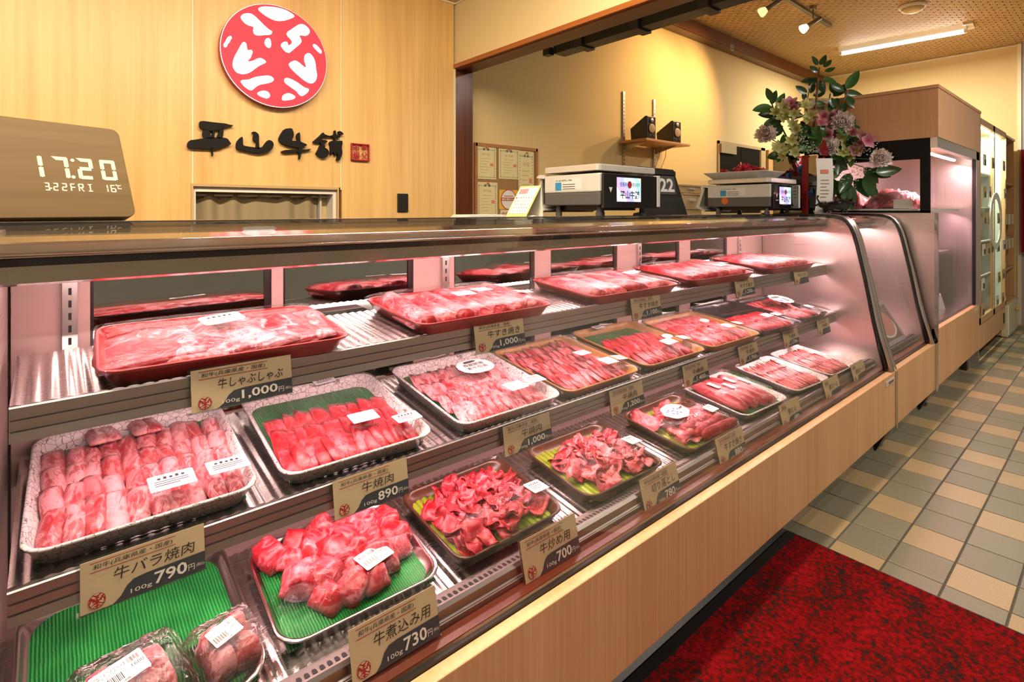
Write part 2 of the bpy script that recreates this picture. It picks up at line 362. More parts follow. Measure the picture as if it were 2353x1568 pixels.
# walls behind the camera
m_fw = simple('shopfront_plaster', (.60, .57, .53), .8)
struct('wall_front', boxm(-3.1, XR + .1, -3.1, -3, 0, ZC), m_fw)
struct('wall_left', boxm(-3.1, -3, -3.1, YW + .2, 0, ZC), m_fw)

# red speckled mat
def mat_mat():
    m, nt, b, N, L = new_mat('speckled_pile'); tc = N.new('ShaderNodeTexCoord')
    n = N.new('ShaderNodeTexNoise'); n.inputs['Scale'].default_value = 75; n.inputs['Detail'].default_value = 4; n.inputs['Roughness'].default_value = .7; L.new(tc.outputs['Object'], n.inputs['Vector'])
    n2 = N.new('ShaderNodeTexNoise'); n2.inputs['Scale'].default_value = 9; n2.inputs['Detail'].default_value = 3; L.new(tc.outputs['Object'], n2.inputs['Vector'])
    ad = N.new('ShaderNodeMath'); ad.operation = 'MULTIPLY_ADD'; ad.inputs[1].default_value = .35; L.new(n2.outputs['Fac'], ad.inputs[0]); L.new(n.outputs['Fac'], ad.inputs[2])
    r = ramp(N, [(.54, (.018, .016, .016)), (.62, (.11, .006, .003)), (.72, (.27, .003, .004)), (.88, (.40, .006, .010))]); L.new(ad.outputs[0], r.inputs[0]); L.new(r.outputs[0], b.inputs['Base Color'])
    b.inputs['Roughness'].default_value = .95; b.inputs['Specular IOR Level'].default_value = .1
    bp = N.new('ShaderNodeBump'); bp.inputs['Strength'].default_value = 1; bp.inputs['Distance'].default_value = .006; n3 = N.new('ShaderNodeTexNoise'); n3.inputs['Scale'].default_value = 420; L.new(tc.outputs['Object'], n3.inputs['Vector'])
    L.new(n3.outputs['Fac'], bp.inputs['Height']); L.new(bp.outputs[0], b.inputs['Normal']); return m
a0, a1 = atZ(1811, 1227, 0), atZ(2353, 1468, 0)
fm = thing('floor_mat', 'red floor mat with dark speckles lying in front of the long showcase', 'mat', (a0.x - .8, 0, 0))
sl = (a1.x - a0.x)/(a1.y - a0.y)
def mx(y): return a0.x + sl*(y - a0.y)
poly = [(mx(.795), .795), (-.6, .795), (-.6, -.75), (mx(-.75), -.75)]
bd = [(mx(.828) + .012, .828), (-.61, .828), (-.61, -.77), (mx(-.77) + .012, -.77)]  # rubber border, widened in black on the case side as painted showcase shade
MB().prism(poly, .003, .010, 'z').build('pile', mat_mat(), fm, world=True)
MB().prism(bd, .0005, .005, 'z').build('rubber_and_shade_edge', m_black, fm, world=True)
# ------------------------------------------------------------------ showcases
m_st = steel('brushed_steel', (.66, .62, .60), .24, 'x', .08)
m_stz = steel('brushed_steel_upright', (.64, .60, .58), .30, 'z')
m_sty = steel('brushed_steel_side', (.62, .53, .51), .30, 'y')
m_chrome = simple('chrome', (.75, .74, .72), .08, metal=1)
m_lip = steel('lip_steel', (.30, .27, .245), .36, 'x', .05)
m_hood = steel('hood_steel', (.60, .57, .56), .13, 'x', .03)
m_rail = steel('rail_aluminium', (.50, .46, .43), .34, 'x', .15)
m_front = wood('maple_laminate', (.62, .33, .145), (.77, .465, .235), 'z', 1, .4, fine=95)
m_gasket = simple('black_gasket', (.01, .009, .009), .4)
m_sill = simple('sill_strip', (.16, .035, .015), .25)
m_mirror = simple('mirror_door', (.42, .46, .44), .02, metal=1)
m_frame = simple('door_frame_pink', (.46, .31, .28), .35)
m_dkframe = simple('door_frame_dark', (.04, .03, .03), .3, metal=.6)
m_glass = clear('showcase_glass', (.99, .995, .992), .20)
m_tube = emitter('case_tube', (1, .74, .70), 14)
PINK = (1, .575, .575)
m_slot = simple('slot_black', (.01, .01, .01), .8)
GP = [(.800, .388), (.8285, .533), (.847, .622), (.866, .735), (.884, .832), (.903, .925), (.9205, 1.007), (.934, 1.057), (.949, 1.095), (.967, 1.123), (.992, 1.141), (1.03, 1.151), (1.09, 1.155), (1.345, 1.157)]
def off(pr, d):
    out = []
    for i in range(len(pr)):
        a = Vector(pr[max(0, i-1)]); b = Vector(pr[min(len(pr)-1, i+1)]); t = (b - a).normalized()
        out.append((pr[i][0] - t.y*d, pr[i][1] + t.x*d))
    return out
def band(prof, d, x0, x1):   # closed thick band following the profile
    a = prof; b = off(prof, d); mb = MB(); n = len(a)
    vs = [(x, y, z) for x in (x0, x1) for y, z in a] + [(x, y, z) for x in (x0, x1) for y, z in b]
    fs = []
    for i in range(n-1):
        fs += [(i, i+1, n+i+1, n+i), (2*n+i, 3*n+i, 3*n+i+1, 2*n+i+1), (i, 2*n+i, 2*n+i+1, i+1), (n+i, n+i+1, 3*n+i+1, 3*n+i)]
    fs += [(0, n, 3*n, 2*n), (n-1, 3*n-1, 4*n-1, 2*n-1)]
    return mb.add(vs, fs)
UP = dict(y0=1.056, z0=.893, s=.08, d=.27, rail=.050); MI = dict(y0=1.012, z0=.650, s=.13, d=.38, rail=.047); DE = dict(y0=.885, z0=.418, s=.13, d=.34)
BY = 1.415
def rail_prof(y, z, h):   # grooved price rail seen from the end
    g = h/3
    return [(y + .002, z + .002), (y, z), (y, z - g + .002), (y + .004, z - g + .001), (y + .004, z - g - .001), (y, z - g - .002), (y, z - 2*g + .002), (y + .004, z - 2*g + .001), (y + .004, z - 2*g - .001), (y, z - 2*g - .002), (y - .002, z - h), (y + .022, z - h - .001), (y + .022, z - h + .004), (y + .03, z - .004)]
def ribbed(x0, x1, S, thick=.006):
    p = .0205; n = int((x1 - x0)/p*6); mb = MB()
    def fn(u, v):
        x = x0 + (x1 - x0)*u; y = S['y0'] + .012 + (S['d'] - .012)*v
        return (x, y, S['z0'] + S['s']*(y - S['y0']) + .0011*math.sin(2*PI*(x - x0)/p))
    mb.grid(fn, n, 1)
    return mb
def showcase(label, x0, x1, shelves, full=True, ztop=.382, xi=None):
    t = thing('display_case', label, 'showcase', ((x0+x1)/2, 1.2, 0))
    B = lambda mb, n, m, **k: mb.build(n, m, t, world=True, **k)
    xi0, xi1 = (x0 + .045 if xi is None else xi), x1 - .045
    B(boxm(x0, x1, .77, .80, .113, ztop), 'front_panel', m_front, bevel=.002)
    B(boxm(x0 + .02, x1 - .02, .83, .835, .002, .113), 'kick_plate', m_st)
    B(boxm(x0, x1, .8005, 1.50, .10, .372), 'base_body', m_sty)
    B(boxm(x0 + .03, x1, .8005, .812, ztop - .02, ztop + .006), 'glass_gasket', m_gasket)
    B(MB().prism([(.812, ztop - .02), (.812, ztop + .012), (.838, ztop + .016), (.838, ztop - .02)], x0 + .03, x1 - .02), 'sill', m_sill)
    B(MB().prism([(.775, .113), (.795, .112), (.835, .001), (.826, .001)], x1 - .10, x1 - .01), 'foot_cover', m_dkframe)
    # glass front
    B(band(GP, -.006, x0 + .047, xi1 - .002), 'glass', m_glass, smooth=False)
    # ends
    inner = off(GP, -.012)
    for xa_, xb_ in ((x0 + .012, xi0), (xi1, x1 - .012)):
        pr = [(y, z) for y, z in inner] + [(1.46, 1.14), (1.46, .36), (.815, .36)]
        B(MB().prism(pr, xa_, xb_), 'end_panel', m_sty)
    for xa_, xb_ in ((x0, x0 + .045), (x1 - .045, x1)):
        B(band(off(GP, .004), -.012, xb_ - .008 if xa_ == x0 else xa_, xb_ if xa_ == x0 else xa_ + .008), 'edge_gasket', m_gasket, smooth=True)
        q = off(GP[:-1], .006)
        q = [(.772, ztop)] + [(y - .012 + .012*min(1, i/5), z) for i, (y, z) in enumerate(q[1:], 1)]
        B(band(q, -.016, xa_ if xa_ == x0 else xa_ + .008, xb_ - .008 if xa_ == x0 else xb_), 'end_frame', m_stz, smooth=True)
    # light hood under the top glass
    B(MB().prism([(1.065, 1.132), (1.070, 1.108), (1.080, 1.104), (1.085, 1.070), (1.092, 1.066), (1.100, 1.067), (1.104, 1.086), (1.41, 1.086), (1.41, 1.135), (1.10, 1.140)], xi0, xi1), 'lamp_hood', m_hood)
    for z_ in (1.131, 1.114): B(MB().tube([(xi0, 1.064, z_), (xi1, 1.064, z_)], .0022, 6), 'hood_chrome_line', m_chrome, smooth=True)
    B(boxm(xi0, xi1, 1.067, 1.0685, 1.097, 1.108), 'hood_dark_strip', m_gasket)
    # counter top
    ct = B(MB().prism([(1.362, 1.120), (1.3555, 1.128), (1.3555, 1.148), (1.364, 1.151), (1.376, 1.151), (1.38, 1.149), (1.93, 1.149), (1.93, 1.10), (1.43, 1.10)], x0, x1), 'counter_top', m_st)
    B(MB().tube([(x0, 1.3585, 1.1545), (x1, 1.3585, 1.1545)], .0042, 8), 'counter_edge', m_chrome, smooth=True)
    B(boxm(x0, x1, 1.3465, 1.3545, 1.128, 1.1580), 'edge_gasket', m_gasket)
    # deck
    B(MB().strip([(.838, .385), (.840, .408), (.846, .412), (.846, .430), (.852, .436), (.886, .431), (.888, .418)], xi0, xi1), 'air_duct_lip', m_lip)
    gr = MB(); n = int((xi1 - xi0)/.0125)
    for i in range(n):
        x = xi0 + .006 + i*.0125
        gr.add([(x, .858, .4358), (x + .0075, .858, .4358), (x + .0075, .866, .4347), (x + .006, .870, .4341), (x + .0015, .870, .4341), (x, .866, .4347)], [(0, 1, 2, 3, 4, 5)])
    o = B(gr, 'air_slots', m_slot, fix=False); o['kind'] = 'stuff'
    B(boxm(xi0, xi1, .8415, .8425, .409, .4105), 'lip_line', m_chrome)
    if full: B(ribbed(xi0, xi1, DE), 'deck', m_st, smooth=True)
    else: B(ribbed(xi0, xi1, DE), 'deck', m_st, smooth=True)
    # shelves
    for S in shelves:
        sx1 = min(xi1 - .02, S.get('x1', 99)); sx0 = xi0 + (.002 if xi is None else .016)
        sh = B(ribbed(sx0, sx1, S), 'shelf', m_st, smooth=True)
        y, z, h = S['y0'], S['z0'], S['rail']
        B(MB().prism(rail_prof(y, z, h), sx0, sx1), 'price_rail', m_rail)
        zb = z - .006
        for k in range(5 if full else 1):
            x = sx0 + .02 + (sx1 - sx0 - .04)*k/(4 if full else 1)
            B(MB().prism([(y + .03, zb - .006), (BY - .03, zb + S['s']*(BY - y) - .05), (BY - .03, zb + S['s']*(S['d']) - .002), (y + .03, zb)], x - .002, x + .002), 'shelf_bracket', m_stz)
        B(MB().tube([(sx0 + .03, y + .055, z - .022), (sx1 - .03, y + .055, z - .022)], .007, 8), 'lamp_tube', m_tube, smooth=True)
        area('showcase_tube_light', ((sx0 + sx1)/2, y + .055, z - .032), sx1 - sx0 - .06, .016, S['pw']*(sx1 - sx0), PINK, (math.radians(S.get('rot', 8)), 0, 0))
    for yy in (1.15, 1.24):
        B(MB().tube([(xi0 + .03, yy, 1.076), (xi1 - .03, yy, 1.076)], .008, 8), 'lamp_tube', m_tube, smooth=True)
        area('showcase_tube_light', ((xi0 + xi1)/2, yy, 1.066), xi1 - xi0 - .06, .018, 1.55*(xi1 - xi0), PINK, (math.radians(3), 0, 0))
    return t, xi0, xi1
LX0 = -.15
UP['pw'] = 2.6; MI['pw'] = 2.6
case, ci0, ci1 = showcase('long refrigerated meat showcase with slanted curved glass and maple front panel', LX0, 3.165, [UP, MI], xi=-.062)
def cpart(mb, n, m, **k): return mb.build(n, m, case, world=True, **k)
# back of the showcase: sliding mirror doors, frames and slotted uprights
cpart(boxm(ci0, ci1, BY + .012, BY + .03, .36, 1.10), 'back_panel', m_frame)
def bx(px): return atY(px, 620, BY).x
spans = [(212, 617), (651, 943), (1041, 1222), (1262, 1412), (1463, 1555), (1582, 1665)]
for a, b_ in spans:
    xa_, xb_ = bx(a), bx(b_)
    d = cpart(boxm(xa_, xb_, BY - .004, BY + .0, .70, 1.043), 'sliding_door', m_mirror)
    MB().box(xa_ - .004, xa_ + .002, BY - .008, BY, .70, 1.046).box(xb_ - .012, xb_ + .004, BY - .008, BY, .70, 1.046).box(xa_, xb_, BY - .008, BY, 1.040, 1.048).build('door_frame', m_dkframe, d, world=True)
for a in (1040, 1222):
    pass
for x0_, x1_ in [(ci0, bx(212)), (bx(617), bx(651)), (bx(943), bx(1041)), (bx(1222), bx(1262)), (bx(1412), bx(1463)), (bx(1555), bx(1582)), (bx(1665), ci1)]:
    cpart(boxm(x0_ + .004, x1_ - .004, BY - .012, BY + .012, .44, 1.06), 'door_jamb', m_frame)
for a in (160, 1016, 1461, 1692):
    x = bx(a); s_ = cpart(boxm(x - .012, x + .012, BY - .022, BY - .0125, .44, 1.06), 'slotted_upright', m_stz)
    sl_ = MB()
    for k in range(24): sl_.box(x - .0025, x + .0025, BY - .0228, BY - .0221, .46 + k*.025, .474 + k*.025)
    o = sl_.build('slot_row', m_slot, case, world=True); o['kind'] = 'stuff'
# maker badge on the front panel (right end)
bb = atY(2045, 873, .77)
bdg = cpart(boxm(bb.x - .075, bb.x + .06, .766, .7699, .340, .362), 'maker_badge', simple('badge_silver', (.75, .74, .72), .3, metal=.3))
t_ = MB(); [t_.box(bb.x - .035 + .012*k, bb.x - .027 + .012*k, .7652, .7659, .346 - .002*(k % 2), .355) for k in range(7)]; t_.build('badge_print', simple('print_grey', (.12, .12, .14), .5), case, world=True)

case2, c20, c21 = showcase('short empty showcase between the long showcase and the tall cabinet', 3.167, 3.985, [dict(UP, x1=3.42, pw=3)], full=False, ztop=.386)
for x_ in (3.1665, 3.983): MB().box(x_, x_ + .022 + (x_ > 3.5)*.028, .764, .7695, .10, .384 + (x_ > 3.5)*.0).build('joint_strip', m_stz, case2, world=True)
MB().box(3.22, 3.94, BY, BY + .02, .4, 1.1).build('back_panel', m_stz, case2, world=True)
# ------------------------------------------------------------------ sign emblem outlines (reused on the price cards)
_LG = [
 [(610,130),(690,200),(760,245),(840,285),(930,297),(1020,280),(1100,250),(1128,230),(1090,190),(980,130),(850,100),(700,90),(640,105)],
 [(375,245),(385,220),(420,192),(500,186),(550,205),(620,270),(700,350),(770,415),(810,432),(815,455),(795,485),(700,488),(610,498),(565,478),(548,435),(558,380),(540,368),(490,358),(440,330),(400,290)],
 [(720,545),(755,527),(785,540),(800,590),(798,650),(770,673),(735,650),(703,605)],
 [(1010,455),(1080,410),(1160,352),(1210,333),(1260,345),(1310,385),(1337,430),(1328,470),(1285,502),(1230,495),(1185,490),(1200,525),(1225,565),(1205,610),(1130,670),(1060,730),(1040,738),(990,715),(950,665),(930,630),(955,592),(1000,578),(1030,590),(1028,620),(1045,632),(1075,615),(1092,590),(1075,550),(1020,500)],
 [(140,610),(165,580),(185,535),(215,505),(240,500),(260,525),(240,550),(225,590),(195,615),(190,645),(165,665),(140,645)],
 [(1370,630),(1390,612),(1420,620),(1470,670),(1503,715),(1495,745),(1475,745),(1410,685)],
 [(385,620),(400,592),(430,583),(458,605),(462,660),(475,705),(505,690),(535,700),(545,730),(528,765),(520,800),(490,830),(468,850),(510,855),(560,840),(610,812),(650,805),(700,825),(733,857),(715,880),(650,905),(590,945),(520,1000),(450,1028),(390,1032),(320,1010),(275,950),(265,900),(275,830),(300,770),(330,720),(355,670)],
 [(1040,895),(1060,870),(1110,842),(1150,845),(1200,880),(1250,925),(1285,942),(1280,905),(1258,850),(1257,790),(1280,748),(1320,735),(1355,755),(1390,805),(1415,880),(1420,960),(1437,1040),(1425,1110),(1385,1155),(1340,1160),(1280,1135),(1200,1070),(1120,1000),(1060,935)],
 [(375,1135),(385,1115),(440,1108),(500,1105),(560,1075),(640,1058),(760,1047),(810,1065),(840,1097),(825,1130),(780,1152),(700,1165),(640,1178),(590,1205),(545,1248),(515,1257),(470,1235),(415,1190)],
 [(977,1115),(990,1090),(1020,1080),(1070,1095),(1140,1130),(1210,1180),(1260,1215),(1310,1228),(1328,1245),(1300,1290),(1245,1330),(1215,1335),(1180,1310),(1155,1270),(1100,1230),(1040,1190),(990,1150)],
 [(598,1295),(640,1268),(700,1257),(755,1272),(785,1310),(780,1350),(740,1370),(700,1358),(640,1335)],
 [(950,1350),(965,1318),(1020,1292),(1075,1300),(1125,1330),(1138,1352),(1110,1378),(1050,1388),(965,1398),(948,1380)]]
LY = YW - .045
def lpx(x, y): q = atY(490 + x/6.032, y/6.032, LY); return (q.x, q.z)
_l, _r, _t, _b = lpx(78, 640), lpx(1585, 890), lpx(620, 35), lpx(870, 1465)
LCX, LCZ = (_l[0] + _r[0])/2, (_t[1] + _b[1])/2; LR = ((_r[0] - _l[0]) + (_t[1] - _b[1]))/4
EMB = [[((lpx(*p)[0] - LCX)/LR, (lpx(*p)[1] - LCZ)/LR) for p in poly] for poly in _LG]
from mathutils.geometry import tessellate_polygon
def flat_poly(mb, poly, M=None, z=0):
    t = tessellate_polygon([[Vector((a, b, 0)) for a, b in poly]])
    mb.add([(a, b, z) for a, b in poly], [tuple(q) for q in t], M)
def smooth_poly(p, n=2):
    for _ in range(n):
        q = []
        for i in range(len(p)):
            a, b = p[i], p[(i+1) % len(p)]
            q += [(a[0]*.75 + b[0]*.25, a[1]*.75 + b[1]*.25), (a[0]*.25 + b[0]*.75, a[1]*.25 + b[1]*.75)]
        p = q
    return p
def circle(r, n=24, cx=0, cy=0): return [(cx + r*math.cos(2*PI*k/n), cy + r*math.sin(2*PI*k/n)) for k in range(n)]

# ------------------------------------------------------------------ price cards
m_card = simple('kraft_card', (.60, .44, .25), .6, bump=(900, .1)); m_navy = simple('card_band', (.045, .048, .055), .5)
m_pdark = simple('print_black', (.02, .016, .014), .6); m_pwhite = simple('print_cream', (.80, .72, .60), .6); m_pred = simple('print_red', (.42, .02, .025), .5)
m_acr = clear('acrylic', (.96, .97, .97), .8)
def price_card(px, py, Y, name, price, label, w=.165, h=.07, tilt=.17, top='和牛(兵庫県産・国産)', dz=None, ztop=None, sub='100g', yaw=0):
    q = atY(px, py, Y); zt = q.z if ztop is None else ztop
    t = thing('price_card', label, 'price card', (q.x, Y - math.sin(tilt)*h*.5, zt - h*math.cos(tilt)), (-tilt, 0, yaw), 'price cards clipped along the long showcase')
    boxm(-w/2, w/2, 0, .0012, 0, h).build('card', m_card, t)
    boxm(-w/2 - .004, w/2 + .003, .0018, .0032, -.003, h + .003).build('holder', m_acr, t)
    boxm(-w/2 - .004, w/2 + .003, .0032, .022, -.003, -.0018).build('holder_foot', m_acr, t)
    P = R4(PI/2, 0, 0); X0 = -w/2
    bd = [(w/2, 0), (w/2, .40*h), (X0 + .50*w, .385*h), (X0 + .40*w, .36*h), (X0 + .345*w, .27*h), (X0 + .30*w, .11*h), (X0 + .25*w, .02*h), (X0 + .23*w, 0)]
    mb = MB(); flat_poly(mb, bd, P, .0006); mb.build('card_band', m_navy, t, fix=False)
    mb = MB(); n = len(name)
    wn = min(.66, .125*n + .06)
    text_in(mb, name, X0 + (.57 - wn/2)*w, X0 + (.57 + wn/2)*w, .46*h, .71*h, P, .0012, 0, .12)
    text_in(mb, top, X0 + .09*w, X0 + (.09 + .046*len(top) + .12)*w, .785*h, .905*h, P, .0012, 0, .15)
    mb.build('card_lettering', m_pdark, t, fix=False)
    mb = MB(); x1 = X0 + (.11 + .046*len(top) + .13)*w
    for zz in (.755, .935): mb.add([(X0 + .07*w, zz*h, .0012), (x1, zz*h, .0012), (x1, (zz + .013)*h, .0012), (X0 + .07*w, (zz + .013)*h, .0012)], [(0, 1, 2, 3)], P)
    flat_poly(mb, circle(.15*h, 24, X0 + .12*w, .19*h), P, .0012); mb.build('card_emblem', m_pred, t, fix=False)
    mb = MB()
    for e in EMB: flat_poly(mb, [(X0 + .12*w + a*.15*h, .19*h + b*.15*h) for a, b in e], P, .0016)
    mb.build('emblem_marks', m_card, t, fix=False)
    mb = MB()
    if price:
        np_ = len(price); pw = .062*np_ + (.06 if ',' in price else .09)
        text_in(mb, price, X0 + (.84 - pw)*w, X0 + .84*w, .08*h, .33*h, P, .0014, .018)
        text_in(mb, '円', X0 + .85*w, X0 + .905*w, .09*h, .22*h, P, .0014); text_in(mb, '(税込)', X0 + .92*w, X0 + .99*w, .11*h, .19*h, P, .0014)
        text_in(mb, sub, X0 + (.80 - pw - .15)*w, X0 + (.82 - pw)*w, .06*h, .17*h, P, .0014)
        mb.build('price_lettering', m_pwhite, t, fix=False)
    return t
JA = '和牛(兵庫県産・国産)'
CARDS = [
 (561, 835, 1.044, '牛しゃぶしゃぶ', '1,000', 'price card reading 1,000 yen under the tray of broad flat beef slices', .166),
 (1150, 738, 1.044, '牛すき焼き', '1,000', 'price card reading 1,000 yen under the second red tray of folded beef', .160),
 (1486, 681, 1.044, '牛すき焼き', '1,100', 'price card reading 1,100 yen on the upper shelf rail', .160),
 (1712, 640, 1.044, '牛すき焼き', '1,200', 'price card on the upper rail, fourth from the left end of the case', .160),
 (1841, 618, 1.044, '牛肩ロースすき焼き', '', 'price card at the right end of the upper shelf rail', .155),
 (336, 1252, 1.000, '牛バラ焼肉', '790', 'price card reading 790 yen below the tray of marbled short rib strips', .160),
 (856, 1081, 1.000, '牛焼肉', '890', 'price card reading 890 yen, below the green-matted tray of lean beef', .160),
 (1214, 965, 1.000, '牛焼肉', '1,000', 'price card reading 1,000 yen, below the tray with the large oval sticker', .160),
 (1442, 888, 1.000, '牛焼肉', '1,200', 'price card reading 1,200 yen, below the first woodgrain tray', .160),
 (1600, 834, 1.000, '牛焼肉', '1,400', 'price card reading 1,400 yen, below the half-bare woodgrain tray', .160),
 (1721, 792, 1.000, '牛焼肉', '1,700', 'price card below the third woodgrain tray on the middle rail', .160),
 (1818, 759, 1.000, '牛焼肉', '1,700', 'price card below the half-filled black tray', .155),
 (1893, 735, 1.000, '牛焼肉', '', 'price card at the right end of the middle shelf rail', .150)]
for px, py, Y, nm, pr, lb, w_ in CARDS: price_card(px, py, Y, nm, pr, lb, w_)
for px, py, nm, pr, lb, tp in [
 (911, 1402, '牛煮込み用', '730', 'price card reading 730 yen in front of the beef chunks', JA),
 (1267, 1216, '牛炒め用', '700', 'price card reading 700 yen in front of the dark red trimmings', JA),
 (1519, 1085, '切り落とし', '780', 'price card reading 780 yen in front of the pale marbled trimmings', JA),
 (1681, 997, '牛すき焼き', '880', 'price card reading 880 yen on the bottom lip', JA),
 (1818, 924, '豚ヒレ', '480', 'price card reading 480 yen in front of the pork fillets', '国産'),
 (1913, 870, '豚ロース', '', 'price card for pork loin in front of the thin pork slices', '国産'),
 (1974, 835, '豚肩ロース', '', 'price card at the right end of the bottom lip', '国産')]:
    price_card(px, py, .838, nm, pr, lb, .168, .082, .24, tp)

# ------------------------------------------------------------------ meat trays
def crackle(name):
    m, nt, b, N, L = new_mat(name); tc = N.new('ShaderNodeTexCoord'); n = N.new('ShaderNodeTexNoise'); n.inputs['Scale'].default_value = 40
    L.new(tc.outputs['Object'], n.inputs['Vector']); mx_ = N.new('ShaderNodeMix'); mx_.data_type = 'VECTOR'; mx_.inputs['Factor'].default_value = .012
    L.new(tc.outputs['Object'], mx_.inputs[4]); L.new(n.outputs['Color'], mx_.inputs[5])
    v = N.new('ShaderNodeTexVoronoi'); v.feature = 'DISTANCE_TO_EDGE'; v.inputs['Scale'].default_value = 78; L.new(mx_.outputs[1], v.inputs['Vector'])
    r = ramp(N, [(.0, (.20, .15, .14)), (.022, (.30, .22, .21)), (.042, (.88, .80, .77))]); L.new(v.outputs['Distance'], r.inputs[0]); L.new(r.outputs[0], b.inputs['Base Color'])
    b.inputs['Roughness'].default_value = .3; return m
TM = dict(crackle=crackle('crackle_tray'), wood=wood('woodgrain_tray', (.34, .16, .04), (.58, .31, .09), 'y', 1, .35), brown=wood('brown_tray', (.05, .016, .008), (.11, .04, .018), 'y', 1, .3),
          black=simple('black_tray', (.012, .009, .009), .25), red=simple('red_tray', (.38, .018, .02), .3), steel=steel('steel_tray', (.72, .69, .67), .18, 'x', .1))
def ribmat():
    m, nt, b, N, L = new_mat('green_grass_mat'); tc = N.new('ShaderNodeTexCoord'); wv = N.new('ShaderNodeTexWave'); wv.bands_direction = 'X'; wv.inputs['Scale'].default_value = 62; wv.inputs['Distortion'].default_value = 1.5; wv.inputs['Detail'].default_value = 2
    L.new(tc.outputs['Object'], wv.inputs['Vector']); n = N.new('ShaderNodeTexNoise'); n.inputs['Scale'].default_value = 14; L.new(tc.outputs['Object'], n.inputs['Vector'])
    r = ramp(N, [(.2, (.004, .085, .016)), (.6, (.010, .20, .035)), (.95, (.03, .34, .06))])
    ad = N.new('ShaderNodeMath'); ad.operation = 'MULTIPLY_ADD'; ad.inputs[1].default_value = .5; L.new(n.outputs['Fac'], ad.inputs[2]); ad.inputs[2].default_value = .2
    L.new(wv.outputs['Fac'], ad.inputs[0]); sb = N.new('ShaderNodeMath'); sb.operation = 'SUBTRACT'; sb.inputs[1].default_value = .2; L.new(ad.outputs[0], sb.inputs[0]); L.new(sb.outputs[0], r.inputs[0]); L.new(r.outputs[0], b.inputs['Base Color'])
    bp = N.new('ShaderNodeBump'); bp.inputs['Strength'].default_value = .8; bp.inputs['Distance'].default_value = .002; L.new(wv.outputs['Fac'], bp.inputs['Height']); L.new(bp.outputs[0], b.inputs['Normal'])
    b.inputs['Roughness'].default_value = .35; return m
m_grass = ribmat()
m_bamboo = wood('lime_bamboo', (.22, .30, .015), (.42, .50, .04), 'y', 1, .35)
m_film = clear('cling_film', (.995, .992, .992), .30, .03, 1.40, bump=(40, .6, .006), base=.0)
m_bag = clear('clear_bag', (.96, .93, .92), 1.1, .06, 1.5, bump=(60, .9, .014), base=.03)
m_sticker = simple('white_sticker', (.90, .88, .86), .45)
MEAT = dict(
 wag=meat_mat('marbled_rib', (.44, .016, .026), (.82, .36, .38), .56, 60, (1, .45, 1)),
 sli=meat_mat('marbled_slice', (.44, .008, .018), (.82, .27, .30), .46, 50, (1, .5, 1)),
 shab=meat_mat('broad_slice', (.42, .005, .014), (.86, .34, .36), .46, 26, (1, .6, 1), vein=.95, vs=9),
 lean=meat_mat('lean_beef', (.36, .004, .012), (.70, .10, .13), .34, 55, (1, .6, 1)),
 chunk=meat_mat('beef_chunk', (.34, .005, .012), (.74, .15, .18), .42, 36, (.6, 1, 1)),
 pork=meat_mat('pork_slice', (.56, .070, .070), (.80, .34, .34), .50, 60, (.6, 1, 1)),
 fil=meat_mat('pork_fillet', (.38, .035, .050), (.72, .26, .26), .38, 26, (1, .25, 1)),
 block=meat_mat('marbled_block', (.36, .020, .026), (.74, .30, .32), .58, 60, (.5, 1, 1)))
def slab(L_, W_, T_, seed, nu=5, nv=6, arch=0, curl=0, wob=0, wf=20, rag=.05, k=4):
    """one slice: closed pillow-edged sheet, length along y, width along x"""
    o = Vector((seed*7.3, seed*3.1, seed*5.7)); top = []; bot = []
    for j in range(nv+1):
        for i in range(nu+1):
            u, v = 2*i/nu - 1, 2*j/nv - 1
            x = W_/2*u*(1 - .10*v*v); y = L_/2*v*(1 - .07*u*u)
            e = mn.noise(Vector((x*25, y*25, 0)) + o)
            x += rag*W_*e*abs(u); y += rag*L_*mn.noise(Vector((y*30, x*30, 4)) + o)*abs(v)
            z = arch*math.sqrt(max(0, 1 - u*u*.97)) + curl*v*v + wob*mn.noise(Vector((x*wf, y*wf, 2)) + o)
            ed = 1 - .75*max(abs(u), abs(v))**k
            top.append((x, y, z + T_*ed + .18*T_*mn.noise(Vector((x*60, y*60, 1)) + o))); bot.append((x*.97, y*.97, z - T_*.05 if not arch else -.002))
    n = (nu+1)*(nv+1); kk = nu+1; fs = []
    for j in range(nv):
        for i in range(nu):
            a = j*kk + i; fs += [(a, a+1, a+kk+1, a+kk), (n+a, n+a+kk, n+a+kk+1, n+a+1)]
    ring = [i for i in range(nu+1)] + [j*kk + nu for j in range(1, nv+1)] + [nv*kk + i for i in range(nu-1, -1, -1)] + [j*kk for j in range(nv-1, 0, -1)]
    for a, b in zip(ring, ring[1:] + ring[:1]): fs.append((a, n+a, n+b, b))
    return MB().add(top + bot, fs)
def slabs(n, mat, *a, **k): return [slab(*a[:3], i + 1, *a[3:], **k).mesh('meat_slice', MEAT[mat], True) for i in range(n)]
rnd = random.Random(11)
